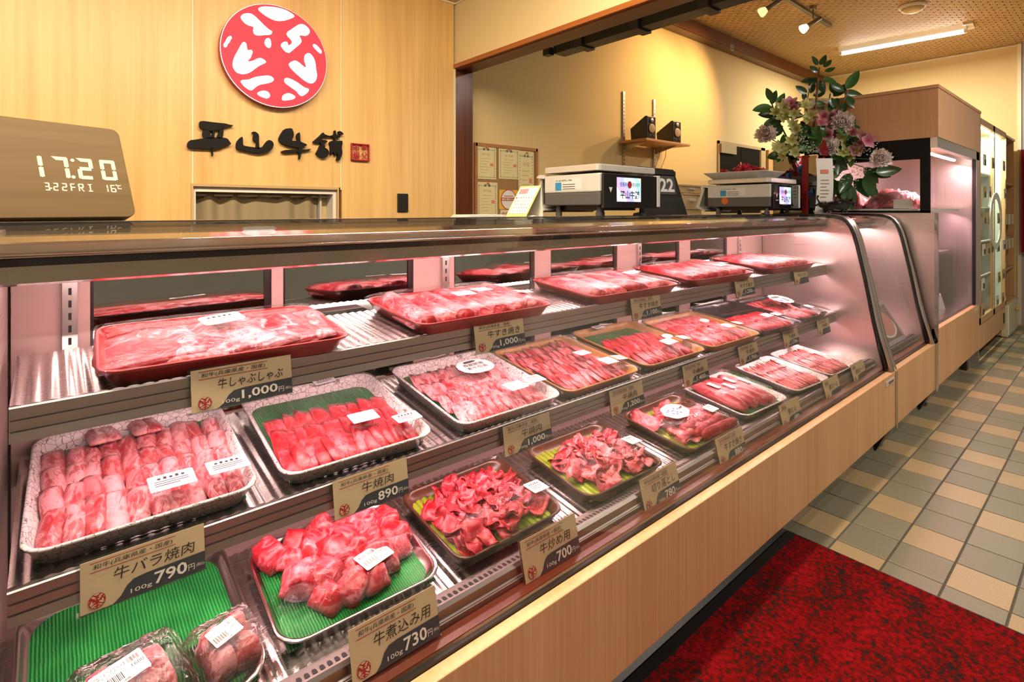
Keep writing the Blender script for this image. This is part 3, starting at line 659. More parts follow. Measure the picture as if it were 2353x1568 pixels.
class Tray:
    def __init__(s, key, label, style, w, d, h=.028, cat='meat tray', r=.035, x=None, y=None, ang=0, S=None, wrap=True):
        z = S['z0'] + S['s']*(y - S['y0']) + .002
        s.w, s.d, s.h = w, d, h
        s.t = thing('meat_tray', label, cat, (x, y, z), (math.atan(S['s']), 0, math.radians(ang)), 'wrapped meat trays in the long showcase')
        hw, hd = w, d
        def ring(sc, z_, ww=0): return [(a, b, z_) for a, b in rrect(hw*sc + ww, hd*sc + ww, r*sc, 5)]
        base = .90
        rings = [ring(base, 0), ring(1, h - .003, -.008), ring(1, h, 0), ring(1, h + .003, -.003), ring(1, h + .002, -.012), ring(1, h - .004, -.018), ring(base, .005, -.012)]
        MB().rings(rings).build('tray', TM[style], s.t, smooth=True)
        s.floor = .006; s.wrap = wrap; s.top = .03
    def grass(s, f=.86):
        boxm(-s.w*f/2, s.w*f/2, -s.d*f/2, s.d*f/2, s.floor - .001, s.floor + .003).build('green_mat', m_grass, s.t); s.floor += .003
    def bamboo(s, n=16):
        W = s.w*.86; sw = W/n; L_ = s.d*.86
        pr = [(-.46*sw, 0), (-.40*sw, .0035), (0, .0055), (.40*sw, .0035), (.46*sw, 0)]
        mb = MB(); ys = [-L_/2, -L_*.18, -L_*.165, -L_*.15, L_*.2, L_*.215, L_*.23, L_/2]; bump = [1, 1, 1.28, 1, 1, 1.28, 1, 1]
        mb.rings([[(a, y_, b*k_) for a, b in pr] for y_, k_ in zip(ys, bump)]); me = mb.mesh('bamboo_slat', m_bamboo)
        for i in range(n): place('bamboo_slat', me, s.t, (-W/2 + (i + .5)*sw, rnd.uniform(-.004, .004), s.floor - .001))
        s.floor += .005
    def put(s, me, x, y, z=0, rx=0, ry=0, rz=0, sc=1, name='meat_slice'):
        return place(name, me, s.t, (x, y, s.floor + z), (rx, ry, rz), (sc, sc, sc))
    def rows(s, mes, rows, per, u0, u1, v0, v1, tilt=.35, lift=.010, jit=.003, rz=0, ry=0, skew=0):
        """shingled rows: rows along the depth v, slices side by side along u (fractions of the tray)"""
        for j in range(rows):
            for i in range(per):
                u = u0 + (u1 - u0)*(i + .5)/per; v = v0 + (v1 - v0)*(j + .5)/rows
                x = (u - .5)*s.w + rnd.uniform(-jit, jit) + skew*(v - .5)*s.w; y = (v - .5)*s.d + rnd.uniform(-jit, jit)
                s.put(rnd.choice(mes), x, y, lift + rnd.uniform(0, .003), tilt + rnd.uniform(-.08, .08), ry + rnd.uniform(-.08, .08), rz + rnd.uniform(-.12, .12), rnd.uniform(.93, 1.07))
    def fz(s, x, y):
        a = max(0, 1 - abs(2*x/s.w)**5); b = max(0, 1 - abs(2*y/s.d)**5)
        tt = (a*b)**.45
        p = s.prof(x/s.w + .5, y/s.d + .5) if hasattr(s, 'prof') else 1
        return s.h + .004 + max(0, (s.top*p - s.h))*tt + .0016*mn.noise(Vector((x*38, y*16, s.w*90)))*tt + .0010*mn.noise(Vector((x*110, y*40, s.w*50)))*tt
    def film(s):
        W, D = s.w + .004, s.d + .004
        mb = MB(); nu, nv = 40, 32; r = .03
        def fn(i, j):
            u, v = 2*i - 1, 2*j - 1
            x = W/2*u*math.sqrt(1 - .045*v**8); y = D/2*v*math.sqrt(1 - .06*u**8); return (x, y, s.fz(x, y))
        mb.grid(fn, nu, nv)
        # skirt folded under the rim
        ring = [i for i in range(nu+1)] + [j*(nu+1) + nu for j in range(1, nv+1)] + [nv*(nu+1) + i for i in range(nu-1, -1, -1)] + [j*(nu+1) for j in range(nv-1, 0, -1)]
        b0 = len(mb.v); mb.v += [(mb.v[i][0]*.985, mb.v[i][1]*.985, s.h - .006) for i in ring]
        for k in range(len(ring)): k2 = (k+1) % len(ring); mb.f.append((ring[k], b0 + k, b0 + k2, ring[k2]))
        mb.build('cling_film', m_film, s.t, smooth=True)
    def sticker(s, u, v, w=.055, h=.036, rz=0, kind='text', rnd_=.003, name='price_sticker'):
        x, y = (u - .5)*s.w, (v - .5)*s.d; z = s.fz(x, y)
        zx = (s.fz(x + .01, y) - s.fz(x - .01, y))/.02; zy = (s.fz(x, y + .01) - s.fz(x, y - .01))/.02
        e = place(name, MB().prism(rrect(w, h, rnd_, 3), 0, .0006, 'z').mesh(name, m_sticker), s.t, (x, y, z + .0025), (math.atan(zy)*.9, -math.atan(zx)*.9, rz))
        if kind == 'blank': return e
        lab = MB()
        if kind == 'text':
            [lab.box(w*(-.30 + .13*k), w*(-.23 + .13*k), h*.18, h*(.30 + .04*(k % 2)), .0006, .0009) for k in range(5)]
            for k in range(3): lab.box(-w*.38, w*(.36 - .2*(k == 2)), h*(.04 - .13*k), h*(.075 - .13*k), .0006, .0009)
        elif kind == 'bar':
            text_in(lab, '和牛 兵庫県産', -w*.42, w*.40, h*.15, h*.38, None, .0009)
            for k in range(14): lab.box(-w*.40 + k*w*.032, -w*.40 + k*w*.032 + w*(.010 + .008*(k % 3 == 0)), -h*.30, h*.02, .0006, .0009)
            text_in(lab, '730', w*.22, w*.44, -h*.16, h*.06, None, .0009)
        elif kind == 'round':
            text_in(lab, '長期肥育', -w*.30, w*.30, h*.02, h*.22, None, .0009, .01); text_in(lab, '素牛但馬', -w*.30, w*.30, -h*.22, -h*.03, None, .0009, .01)
            flat_poly(lab, [(-w*.2, h*.27), (-w*.17, h*.40), (w*.1, h*.42), (w*.2, h*.36), (w*.12, h*.30), (0, h*.27)], None, .0009)
            text_in(lab, '平山の牛肉', -w*.18, w*.18, -h*.38, -h*.28, None, .0009)
        lab.build('sticker_print', m_pdark, e, fix=False)
        return e
def oval(s, u, v, w, h, rz, blue=False):
    x, y = (u - .5)*s.w, (v - .5)*s.d; z = s.fz(x, y)
    e = place('oval_sticker', MB().prism([(a*w/2, b*h/2) for a, b in circle(1, 24)], 0, .0006, 'z').mesh('oval_sticker', m_sticker), s.t, (x, y, z + .004), (.05, 0, rz))
    return e
# --- upper shelf
t1 = Tray('T1', 'red tray of broad flat beef slices, leftmost on the upper shelf', 'red', .415, .300, x=.266, y=1.195, ang=-2.5, S=UP)
for i, me in enumerate(slabs(4, 'shab', .235, .13, .010, nu=7, nv=8, wob=.007, wf=14, rag=.05)*2):
    t1.put(me, -.145 + i*.041, rnd.uniform(-.008, .008), .010 + .0004*i, 0, -.10, rnd.uniform(-.10, .10))
for i in range(3): t1.put(slabs(1, 'pork', .13, .03, .012)[0], -.06 + .045*i, -.108 + .006*i, .008, 0, 0, 1.5)
t1.top = .042; t1.film(); t1.sticker(.50, .62, .078, .062, .15, 'text', .012)
for key, x, y, ang, lab, stk in (('T2', .837, 1.185, 0, 'red tray of folded beef slices with three stickers, second on the upper shelf', [(.48, .42), (.66, .5), (.90, .30)]),
                            ('T3', 1.447, 1.185, -1, 'red tray of folded fatty beef slices, middle of the upper shelf', [(.72, .42), (.80, .48)]),
                            ('T4', 2.010, 1.185, -3, 'red tray of rolled lean beef slices, fourth on the upper shelf', [(.70, .28), (.85, .40)]),
                            ('T5', 2.640, 1.185, -3, 'red tray of rolled beef at the right end of the upper shelf', [(.5, .9)])):
    w_ = .425 if key == 'T2' else .45
    tr = Tray(key, lab, 'red', w_, .300 if key != 'T5' else .315, x=x, y=y, ang=ang, S=UP)
    n = {'T2': 7, 'T3': 7, 'T4': 9, 'T5': 8}[key]
    mes = slabs(4, 'sli' if key != 'T4' else 'lean', .245, w_*.92/n*1.25, .006, nu=7, nv=8, arch=.024, wob=.006, wf=22)
    for i in range(n): tr.put(rnd.choice(mes), (-.5 + (i + .5)/n)*w_*.90, rnd.uniform(-.008, .008), .004 + rnd.uniform(0, .008), rnd.uniform(-.05, .05), rnd.uniform(-.15, .15), rnd.uniform(-.12, .02))
    tr.top = .050; tr.film()
    for k, (u, v) in enumerate(stk): tr.sticker(u, v, .058, .036, rnd.uniform(-.1, .3), 'text' if k % 2 == 0 else 'blank')
# --- middle shelf
m1 = Tray('M1', 'large white crackle tray packed with pale marbled short rib strips', 'crackle', .322, .372, h=.034, x=.129, y=1.209, ang=-1.5, S=MI)
m1.grass(.88)
mes = slabs(6, 'wag', .105, .033, .013, nu=4, nv=7, wob=.003, rag=.06)
m1.rows(mes, 4, 10, .06, .94, .115, .82, .10, .006)
for x in (.3, .36, .52, .58): m1.put(mes[0], (x - .5)*.32, .145, .02, -.2, 0, .1)
m1.top = .052; m1.film(); m1.sticker(.60, .16, .068, .044, .05, 'text'); m1.sticker(.87, .17, .068, .040, .08, 'text'); m1.sticker(.5, .985, .06, .03, 0, 'text')
m2 = Tray('M2', 'white crackle tray of lean sliced beef on green mat behind the 890 yen card', 'crackle', .325, .372, h=.032, x=.493, y=1.204, ang=-2, S=MI)
m2.grass(.88); mes = slabs(6, 'lean', .092, .042, .009, nu=4, nv=5, wob=.005)
m2.rows(mes, 3, 13, .09, .91, .10, .60, .22, .008, ry=.30, rz=.1)
m2.top = .046; m2.prof = lambda u, v: 1 if v < .6 else max(.7, 1 - (v - .6)*1.4)
m2.film(); m2.sticker(.62, .30, .062, .042, .02, 'blank'); m2.sticker(.88, .18, .062, .036, .05, 'text'); m2.sticker(.62, .97, .055, .03, .05, 'text')
m3 = Tray('M3', 'white crackle tray of marbled beef with a large oval sticker', 'crackle', .335, .372, h=.032, x=.884, y=1.190, ang=-1, S=MI)
m3.grass(.88); mes = slabs(6, 'wag', .092, .056, .011, nu=4, nv=5, wob=.004)
m3.rows(mes, 4, 9, .12, .91, .10, .82, .16, .006, ry=.25)
m3.top = .048; m3.film(); m3.sticker(.60, .62, .115, .088, .0, 'round', .043, 'oval_sticker'); m3.sticker(.66, .20, .062, .044, .06, 'blank'); m3.sticker(.90, .24, .062, .040, .06, 'text'); m3.sticker(.45, .97, .055, .03, .05, 'text')
m4 = Tray('M4', 'woodgrain tray filled with five rows of thin beef slices', 'wood', .335, .352, x=1.238, y=1.182, ang=0, S=MI)
m4.grass(.88); mes = slabs(6, 'sli', .090, .058, .006, nu=4, nv=5, wob=.004)
m4.rows(mes, 5, 12, .12, .91, .10, .86, .15, .006, ry=.32)
m4.top = .046; m4.film(); m4.sticker(.66, .44, .055, .036, .06, 'text'); m4.sticker(.74, .20, .060, .044, .06, 'blank'); m4.sticker(.93, .22, .055, .036, .06, 'text')
m5 = Tray('M5', 'woodgrain tray half covered with beef slices, half bare green mat', 'wood', .350, .360, x=1.623, y=1.185, ang=-2, S=MI)
m5.grass(.88); mes = slabs(6, 'lean', .092, .044, .009, nu=4, nv=5, wob=.006)
m5.rows(mes, 3, 11, .10, .91, .10, .64, .22, .008, ry=.28); m5.top = .048; m5.prof = lambda u, v: 1 if v < .62 else max(.65, 1 - (v - .62)*1.4)
m5.film(); m5.sticker(.62, .22, .06, .042, .05, 'blank'); oval(m5, .74, .32, .05, .034, .05); m5.sticker(.92, .25, .055, .036, .05, 'text'); m5.sticker(.40, .95, .055, .03, .05, 'text')
m6 = Tray('M6', 'woodgrain tray of stacked finger-thick beef strips', 'wood', .375, .330, x=2.018, y=1.160, ang=-2, S=MI)
mes = slabs(6, 'sli', .080, .024, .016, nu=4, nv=5, wob=.004)
m6.rows(mes, 4, 13, .09, .91, .11, .89, .12, .006, rz=.25); m6.top = .048; m6.film(); oval(m6, .55, .50, .05, .034, .05); m6.sticker(.66, .26, .058, .042, .05, 'blank'); m6.sticker(.90, .28, .055, .036, .05, 'text')
m7 = Tray('M7', 'black tray half filled with thin beef strips', 'black', .345, .372, x=2.410, y=1.166, ang=-5, S=MI)
mes = slabs(6, 'lean', .10, .024, .012, nu=4, nv=5, wob=.004); m7.rows(mes, 2, 12, .09, .91, .11, .54, .10, .006, rz=.12)
m7.top = .042; m7.prof = lambda u, v: 1 if v < .55 else .72; m7.film(); m7.sticker(.60, .28, .060, .040, .05, 'text'); m7.sticker(.80, .26, .055, .036, .1, 'text'); m7.sticker(.45, .88, .045, .025, .1, 'blank')
m8 = Tray('M8', 'black tray of beef with a scalloped handwritten price sign on top', 'black', .315, .335, x=2.765, y=1.153, ang=-2, S=MI)
mes = slabs(6, 'sli', .085, .032, .010, nu=4, nv=5, wob=.005); m8.rows(mes, 3, 10, .09, .91, .11, .89, .12, .006, rz=.1); m8.top = .044; m8.film()
x, y = .03, .02; z = m8.fz(x, y)
sc_ = [((1 + .06*math.cos(14*a))*math.cos(a)*.085, (1 + .06*math.cos(14*a))*math.sin(a)*.055) for a in [2*PI*k/84 for k in range(84)]]
pop = place('handwritten_sign', MB().prism(sc_, 0, .001, 'z').mesh('handwritten_sign', m_sticker), m8.t, (x, y, z + .012), (.1, .05, .05))
mb = MB(); [mb.box(-.058 + .018*k, -.046 + .018*k, .014, .030 + .004*(k % 2), .001, .0015) for k in range(5)]; text_in(mb, '28', .0, .04, -.034, .004, None, .0015, .03); mb.build('sign_print', m_pdark, pop, fix=False)
mb = MB(); [mb.box(-.062 + .016*k, -.052 + .016*k, -.026, -.010, .001, .0015) for k in range(3)]; mb.build('sign_print', simple('print_pink', (.75, .06, .35), .5), pop, fix=False)
m8.sticker(.72, .20, .055, .034, .05, 'blank')
# --- bottom deck
d1 = Tray('D1', 'steel tray with ridged green mat holding two vacuum packs', 'steel', .315, .36, h=.024, r=.05, x=.112, y=1.075, ang=0, S=DE)
d1.grass(.90)
d2 = Tray('D2', 'steel tray of large beef chunks on green mat behind the 730 yen card', 'steel', .318, .272, h=.026, r=.045, x=.451, y=1.049, ang=-2, S=DE)
d2.grass(.90); mes = [slab(.074, .058, .044, i + 3, nu=6, nv=6, wob=.005, wf=24, rag=.10, k=7).mesh('meat_chunk', MEAT['chunk'], True) for i in range(6)]
for i, (u, v) in enumerate([(.12, .86), (.28, .90), (.47, .92), (.64, .88), (.36, .74), (.20, .70), (.52, .76), (.86, .72), (.68, .70), (.44, .58), (.58, .54), (.74, .54), (.20, .46), (.34, .40), (.52, .38), (.70, .36), (.30, .22), (.60, .20), (.78, .84), (.88, .50), (.30, .58), (.46, .22), (.82, .38), (.56, .66)]):
    d2.put(rnd.choice(mes), (u - .5)*.30, (v - .5)*.25 + .004, .002 + .006*(i % 3 == 0), rnd.uniform(-.5, .5), rnd.uniform(-.5, .5), rnd.uniform(0, 6), rnd.uniform(.80, 1.12), 'meat_chunk')
d2.top = .052; d2.film(); d2.sticker(.62, .30, .066, .046, .25, 'bar')
def crumple(n, mat): return [slab(.085, .062, .0035, i + 20, nu=7, nv=7, wob=.030, wf=30, rag=.16, k=5, curl=.006).mesh('meat_slice', MEAT[mat], True) for i in range(n)]
for key, x, y, ang, w_, lab, mat, n, area_ in (('D3', .797, 1.039, 0, .315, 'brown tray of crumpled beef trimmings on bamboo slats behind the 700 yen card', 'lean', 84, (.10, .90, .12, .86)), ('D4', 1.196, 1.025, -2, .325, 'brown tray of crumpled marbled beef on bamboo slats behind the 780 yen card', 'sli', 66, (.14, .90, .10, .76))):
    tr = Tray(key, lab, 'brown', w_, .268, x=x, y=y, ang=ang, S=DE); tr.bamboo(); mes = crumple(8, mat)
    for i in range(n):
        u = rnd.uniform(area_[0], area_[1]); v = rnd.uniform(area_[2], area_[3]); r_ = math.hypot((u - .52)/.42, (v - .5)/.4)
        tr.put(mes[i % 8], (u - .5)*w_*.92, (v - .5)*.25, .006 + max(0, .026*(1 - r_)) + rnd.uniform(0, .008), rnd.uniform(-.5, .5), rnd.uniform(-.5, .5), rnd.uniform(0, 6), rnd.uniform(.65, 1.0))
    tr.top = .052; tr.film(); tr.sticker(.90, .30 if key == 'D3' else .40, .058, .042, .12, 'text')
d5 = Tray('D5', 'brown tray of rolled beef with a cloud-shaped sticker behind the 880 yen card', 'brown', .335, .272, x=1.636, y=1.012, ang=0, S=DE); d5.bamboo()
mes = crumple(4, 'sli'); rolls = slabs(3, 'lean', .20, .036, .010, nu=6, nv=7, arch=.020, wob=.006)
for i in range(12): d5.put(mes[i % 4], rnd.uniform(-.12, .10), rnd.uniform(-.06, .09), .008 + rnd.uniform(0, .01), rnd.uniform(-.2, .2), rnd.uniform(-.2, .2), rnd.uniform(0, 6), 1.25)
for i in range(3): d5.put(rolls[i], .03 + .012*i, -.045 - .030*i, .008, 0, 0, 1.57 + rnd.uniform(-.1, .1), name='meat_roll')
d5.top = .050; d5.film()
cl = smooth_poly([(a*(1 + .12*(k % 2))*.058, b*(1 + .12*(k % 2))*.040) for k, (a, b) in enumerate(circle(1, 14))], 1)
x, y = -.03, .012; z = d5.fz(x, y); cs = place('cloud_sticker', MB().prism(cl, 0, .0008, 'z').mesh('cloud_sticker', m_sticker), d5.t, (x, y, z + .006), (.05, 0, 0))
mb = MB(); [flat_poly(mb, circle(.005, 7, -.034 + .011*k, .008 + .005*math.sin(k*2)), None, .0012) for k in range(6)]; [flat_poly(mb, circle(.005, 7, -.022 + .011*k, -.012 + .004*math.cos(k*3)), None, .0012) for k in range(4)]; mb.build('sticker_print', simple('print_blue', (.04, .09, .35), .5), cs, fix=False)
mb = MB(); flat_poly(mb, [(.028, .002), (.030, .008), (.044, .010), (.052, .014), (.054, .009), (.048, .004), (.046, -.003), (.043, .002), (.034, .001), (.032, -.003)], None, .0012); mb.build('cow_mark', m_pdark, cs, fix=False)
d5.sticker(.84, .36, .055, .040, .1, 'text')
d6 = Tray('D6', 'white crackle tray of pork fillets in plastic on a green mat', 'crackle', .325, .285, x=2.032, y=1.028, ang=-3, S=DE); d6.grass(.85)
for i in range(4):
    mb = MB(); rr = []
    for k in range(11):
        a = k/10; r_ = .004 + .027*math.sin(PI*min(1, a*.88 + .09))**.6
        rr.append([(r_*math.cos(2*PI*q/10)*1.1 + .004*math.sin(a*5 + i), -.115 + .235*a, .024 + r_*math.sin(2*PI*q/10)*.9) for q in range(10)])
    mb.rings(rr); f_ = mb.build('pork_fillet', MEAT['fil'], d6.t, smooth=True); f_.location = (-.10 + i*.055, .008 - .006*i, d6.floor); f_.rotation_euler = (0, 0, rnd.uniform(-.05, .1))
    place('price_sticker', MB().prism(rrect(.028, .05, .003, 2), 0, .0008, 'z').mesh('price_sticker', m_sticker), d6.t, (-.10 + i*.055, .03 - .03*(i % 2), d6.floor + .0545), (0, .1, .08))
d6.top = .062; d6.prof = lambda u, v: 1 if v > .16 and u < .86 else .6; d6.film()
for key, x, y, ang, lab, v in (('D7', 2.444, 1.018, -5, 'white crackle tray of thin pink pork slices in neat rows', 1.0), ('D8', 2.775, 1.010, -2, 'white crackle tray of pork slices against the right end of the case', 1.0)):
    tr = Tray(key, lab, 'crackle', .305, .290, x=x, y=y, ang=ang, S=DE); mes = slabs(5, 'pork', .088, .026, .006, nu=4, nv=4, wob=.003)
    tr.rows(mes, 3, 22, .08, .92, .11, .89, .08, .006, jit=.002, ry=.55); tr.top = .044; tr.film()
    tr.sticker(.70, .62 if key == 'D7' else .9, .05, .034, .05, 'blank')
# vacuum packs lying on the left steel tray
z1 = DE['z0'] + DE['s']*(1.0 - DE['y0']) + .014
def vac(x, y, rz, lab, w_, d_, hgt, sd):
    t = thing('vacuum_pack', lab, 'vacuum pack', (x, y, z1 + DE['s']*(y - 1.0)), (math.atan(DE['s']), 0, rz), 'vacuum packs on the steel tray')
    r_ = random.Random(sd)
    for sx in (-1, 1):
        for sy in (-1, 1): place('meat_block', slab(d_*.52, w_*.54, hgt*r_.uniform(.85, 1.1), sd + sx + 2*sy, nu=6, nv=6, wob=.006, rag=.05, k=4).mesh('meat_block', MEAT['block'], True), t, (sx*w_*.25, sy*d_*.25, 0), (0, 0, r_.uniform(-.1, .1)))
    def fn(i, j):
        u, v = 2*i - 1, 2*j - 1; q = max(0, 1 - max(abs(u), abs(v))**3*1.08)
        return (u*w_*.78, v*d_*.74, .002 + (hgt*1.04)*min(1, q*1.5) + .006*mn.noise(Vector((u*4, v*4, sd)))*(1.2 - q))
    MB().grid(fn, 30, 26).build('plastic_bag', m_bag, t, smooth=True)
    s_ = place('price_sticker', MB().prism(rrect(w_*.62, d_*.40, .002, 2), 0, .0006, 'z').mesh('price_sticker', m_sticker), t, (-w_*.12, 0, hgt*1.06 + .003), (.12, 0, .22)); W_, H_ = w_*.62, d_*.40
    mb = MB(); text_in(mb, '和牛ころころステーキ 兵庫県産', -W_*.45, W_*.42, H_*.12, H_*.38, None, .0009); text_in(mb, '1600', W_*.22, W_*.46, -H_*.1, H_*.06, None, .0009)
    for k in range(16): mb.box(-W_*.42 + k*W_*.028, -W_*.42 + k*W_*.028 + W_*(.009 + .008*(k % 3 == 0)), -H_*.32, H_*.02, .0006, .0009)
    text_in(mb, '平山牛舗', -W_*.4, W_*.1, -H_*.46, -H_*.37, None, .0009)
    mb.build('sticker_print', m_pdark, s_, fix=False)
vac(.090, .985, .10, 'vacuum pack of marbled beef blocks, left one on the green mat', .108, .10, .046, 3)
vac(.222, .975, .16, 'vacuum pack of marbled beef blocks at the right edge of the steel tray', .075, .085, .044, 8)
# ------------------------------------------------------------------ sign on the panelled wall
m_red_e = simple('sign_red', (.75, .02, .03), .55, spec=.2, emit=(1, .05, .07), es=.85)
m_white_e = simple('sign_white', (.9, .9, .9), .55, spec=.2, emit=(1, .97, .95), es=1.6)
sg = thing('round_sign', 'round red lit sign with white emblem on the panelled wall', 'sign', (LCX, YW, LCZ))
FY = R4(PI/2, 0, 0)
MB().prism([(a*LR, b*LR) for a, b in circle(1, 72)], -.042, -.0005, 'y').build('sign_side', simple('sign_rim_red', (.40, .012, .015), .35), sg)
MB().prism([(a*LR*1.004, b*LR*1.004) for a, b in circle(1, 72)], -.0445, -.042, 'y').build('sign_edge', m_white_e, sg)
MB().prism([(a*LR*.996, b*LR*.996) for a, b in circle(1, 72)], -.0475, -.0446, 'y').build('sign_face', m_red_e, sg)
for e in EMB:
    q = smooth_poly([(a*LR, b*LR) for a, b in e], 2); MB().prism(q, -.0488, -.0474, 'y', tri=True).build('emblem_mark', m_white_e, sg, fix=True)
m_letter = simple('letter_black', (.012, .011, .010), .6, spec=.12)
def letter(label, s, ox, oy, polys):
    t = thing('sign_character', label, 'sign letter', group='raised black characters under the round sign')
    c = atY(ox + sum(p[0] for p in polys[0])/len(polys[0])/s, oy + sum(p[1] for p in polys[0])/len(polys[0])/s, YW - .02); t.location = (c.x, YW, c.z)
    for pl in polys:
        pts = [atY(ox + a/s, oy + b/s, YW - .02) for a, b in pl]
        MB().prism(smooth_poly([(p.x - c.x, p.z - c.z) for p in pts], 1), -.022, -.004, 'y', tri=True).build('stroke', m_letter, t)
letter('first black brush character 平 under the round sign', 10.695, 420, 265, [
 [(415,160),(440,145),(520,140),(700,165),(900,188),(1050,200),(1150,235),(1235,240),(1240,262),(1140,268),(1050,300),(985,340),(900,350),(820,365),(780,385),(600,375),(510,350),(430,305),(415,275)],
 [(515,340),(620,365),(660,420),(690,490),(720,520),(770,570),(540,580),(500,510),(485,450)], [(745,360),(805,365),(785,440),(775,570),(730,570),(728,470)], [(915,335),(985,330),(1003,380),(1000,450),(975,570),(830,570),(870,480)],
 [(120,680),(180,610),(300,600),(420,580),(540,565),(700,545),(980,548),(1100,570),(1140,630),(1200,715),(1080,745),(940,805),(850,825),(700,825),(400,815),(130,800),(118,760)], [(695,800),(750,800),(745,960),(738,1010),(725,1005),(712,920)]])
letter('second black brush character 山 under the round sign', 10.695, 420, 265, [
 [(1325,665),(1380,590),(1440,530),(1470,535),(1478,600),(1480,735),(1530,755),(1700,780),(1850,798),(1920,790),(1990,760),(2010,710),(2080,630),(2115,605),(2180,625),(2225,670),(2235,740),(2200,820),(2140,885),(2040,920),(1900,945),(1740,925),(1600,895),(1500,860),(1380,855),(1325,830),(1318,760)],
 [(1705,425),(1720,405),(1760,398),(1820,425),(1865,470),(1875,540),(1870,640),(1875,720),(1885,830),(1815,830),(1805,750),(1822,710),(1805,660),(1755,635),(1735,600),(1740,520),(1755,475)]])
letter('third black brush character 牛 under the round sign', 10.23, 630, 275, [
 [(120,420),(180,310),(245,215),(400,200),(430,220),(465,345),(450,410),(410,490),(450,505),(550,495),(540,440),(525,400),(550,330),(585,300),(607,310),(612,420),(615,515),(670,540),(765,580),(770,605),(720,630),(640,650),(645,705),(760,700),(870,685),(872,700),(760,730),(640,745),(635,820),(605,930),(588,942),(590,850),(583,755),(450,765),(280,780),(185,775),(175,755),(200,730),(300,708),(450,710),(575,715),(575,660),(400,635),(230,590),(150,540),(118,480)]])
letter('fourth black brush character 舗 beside the red seal', 10.23, 630, 275, [
 [(900,535),(1000,450),(1090,370),(1160,290),(1175,340),(1230,360),(1300,385),(1360,365),(1415,355),(1418,260),(1435,248),(1450,260),(1452,350),(1520,365),(1560,400),(1540,430),(1480,435),(1440,440),(1442,500),(1490,505),(1580,492),(1610,520),(1598,600),(1580,660),(1600,730),(1600,800),(1570,890),(1530,965),(1465,960),(1490,900),(1500,840),(1478,780),(1458,790),(1440,865),(1425,840),(1420,780),(1380,758),(1358,780),(1345,840),(1328,830),(1330,700),(1320,600),(1300,545),(1340,500),(1405,505),(1412,440),(1370,405),(1310,395),(1260,415),(1200,400),(1130,400),(1115,460),(1130,480),(1200,475),(1258,510),(1225,545),(1160,560),(1155,595),(1215,620),(1200,640),(1185,655),(1250,690),(1290,750),(1295,800),(1240,880),(1160,905),(1060,880),(985,800),(1010,760),(1055,680),(1070,620),(1110,600),(1090,545),(1060,540),(1000,545)],
 [(1505,290),(1530,265),(1570,275),(1630,330),(1620,355),(1570,365),(1530,340)]])
# red seal
p0, p1 = atY(807.5, 328.5, YW - .015), atY(849, 371, YW - .015); c = (p0 + p1)/2; sw_, sh_ = p1.x - p0.x, p0.z - p1.z
m_seal = simple('seal_red', (.42, .012, .02), .4)
sl_ = thing('seal_sign', 'square red seal sign at the end of the black characters', 'sign', (c.x, YW, c.z))
mb = MB()
for x0, x1, z0, z1 in ((-sw_/2, sw_/2, sh_/2 - .006, sh_/2), (-sw_/2, sw_/2, -sh_/2, -sh_/2 + .006), (-sw_/2, -sw_/2 + .006, -sh_/2, sh_/2), (sw_/2 - .006, sw_/2, -sh_/2, sh_/2)): mb.box(x0, x1, -.018, -.003, z0, z1)
mb.build('seal_frame', m_seal, sl_, bevel=.002)
for ch, x, z in (('養', .03, .03), ('父', .03, -.41), ('市', -.41, .03), ('場', -.41, -.41)):
    mb = MB(); q = sw_*.37
    for yy in (-.016, -.013): text_in(mb, ch, x*sw_, x*sw_ + q, z*sh_, z*sh_ + q, FY, -yy, .015)
    mb.build('seal_character', m_seal, sl_, fix=False)
# black wall plate
p0, p1 = atY(912, 445, YW), atY(936, 487, YW)
tag(boxm(p0.x, p1.x, YW - .012, YW - .0005, p1.z, p0.z).build('wall_switch', m_black, bevel=.003), 'small black switch plate on the right wall panel', 'switch')
# curtain behind the hatch
cu = thing('cafe_curtain', 'taupe cafe curtain with tab loops hung in the wall hatch', 'curtain', ((hx0 + hx1)/2, YW + .075, .95))
m_cur = simple('taupe_cloth', (.33, .25, .14), .9, bump=(300, .3))
x0c, x1c = hx0 + .02, hx1 - .075; zt = pz - .028; N_ = 5
mb = MB()
def cfn(i, j):
    x = x0c + (x1c - x0c)*i; ph = i*N_*2*PI; y = YW + .075 + .010*math.cos(ph)*(.5 + .5*j) + .006*math.sin(i*40)
    ztop = zt - .026*max(0, math.sin(ph + .4))**.5 if math.sin(ph + .4) > 0 else zt
    return (x, y, .95 + (ztop - .95)*j)
mb.grid(cfn, 110, 6); mb.build('cloth', m_cur, cu, smooth=True, world=True)
MB().tube([(hx0 + .012, YW + .075, zt - .006), (hx1 - .02, YW + .075, zt - .006)], .005, 8).build('rod', m_white, cu, smooth=True, world=True)
boxm(hx1 - .07, hx1 - .06, YW + .06, YW + .1, .95, zt).build('side_board', simple('grey_board', (.5, .46, .4), .7), cu, world=True)

# ------------------------------------------------------------------ things on the counter
CT = 1.1495
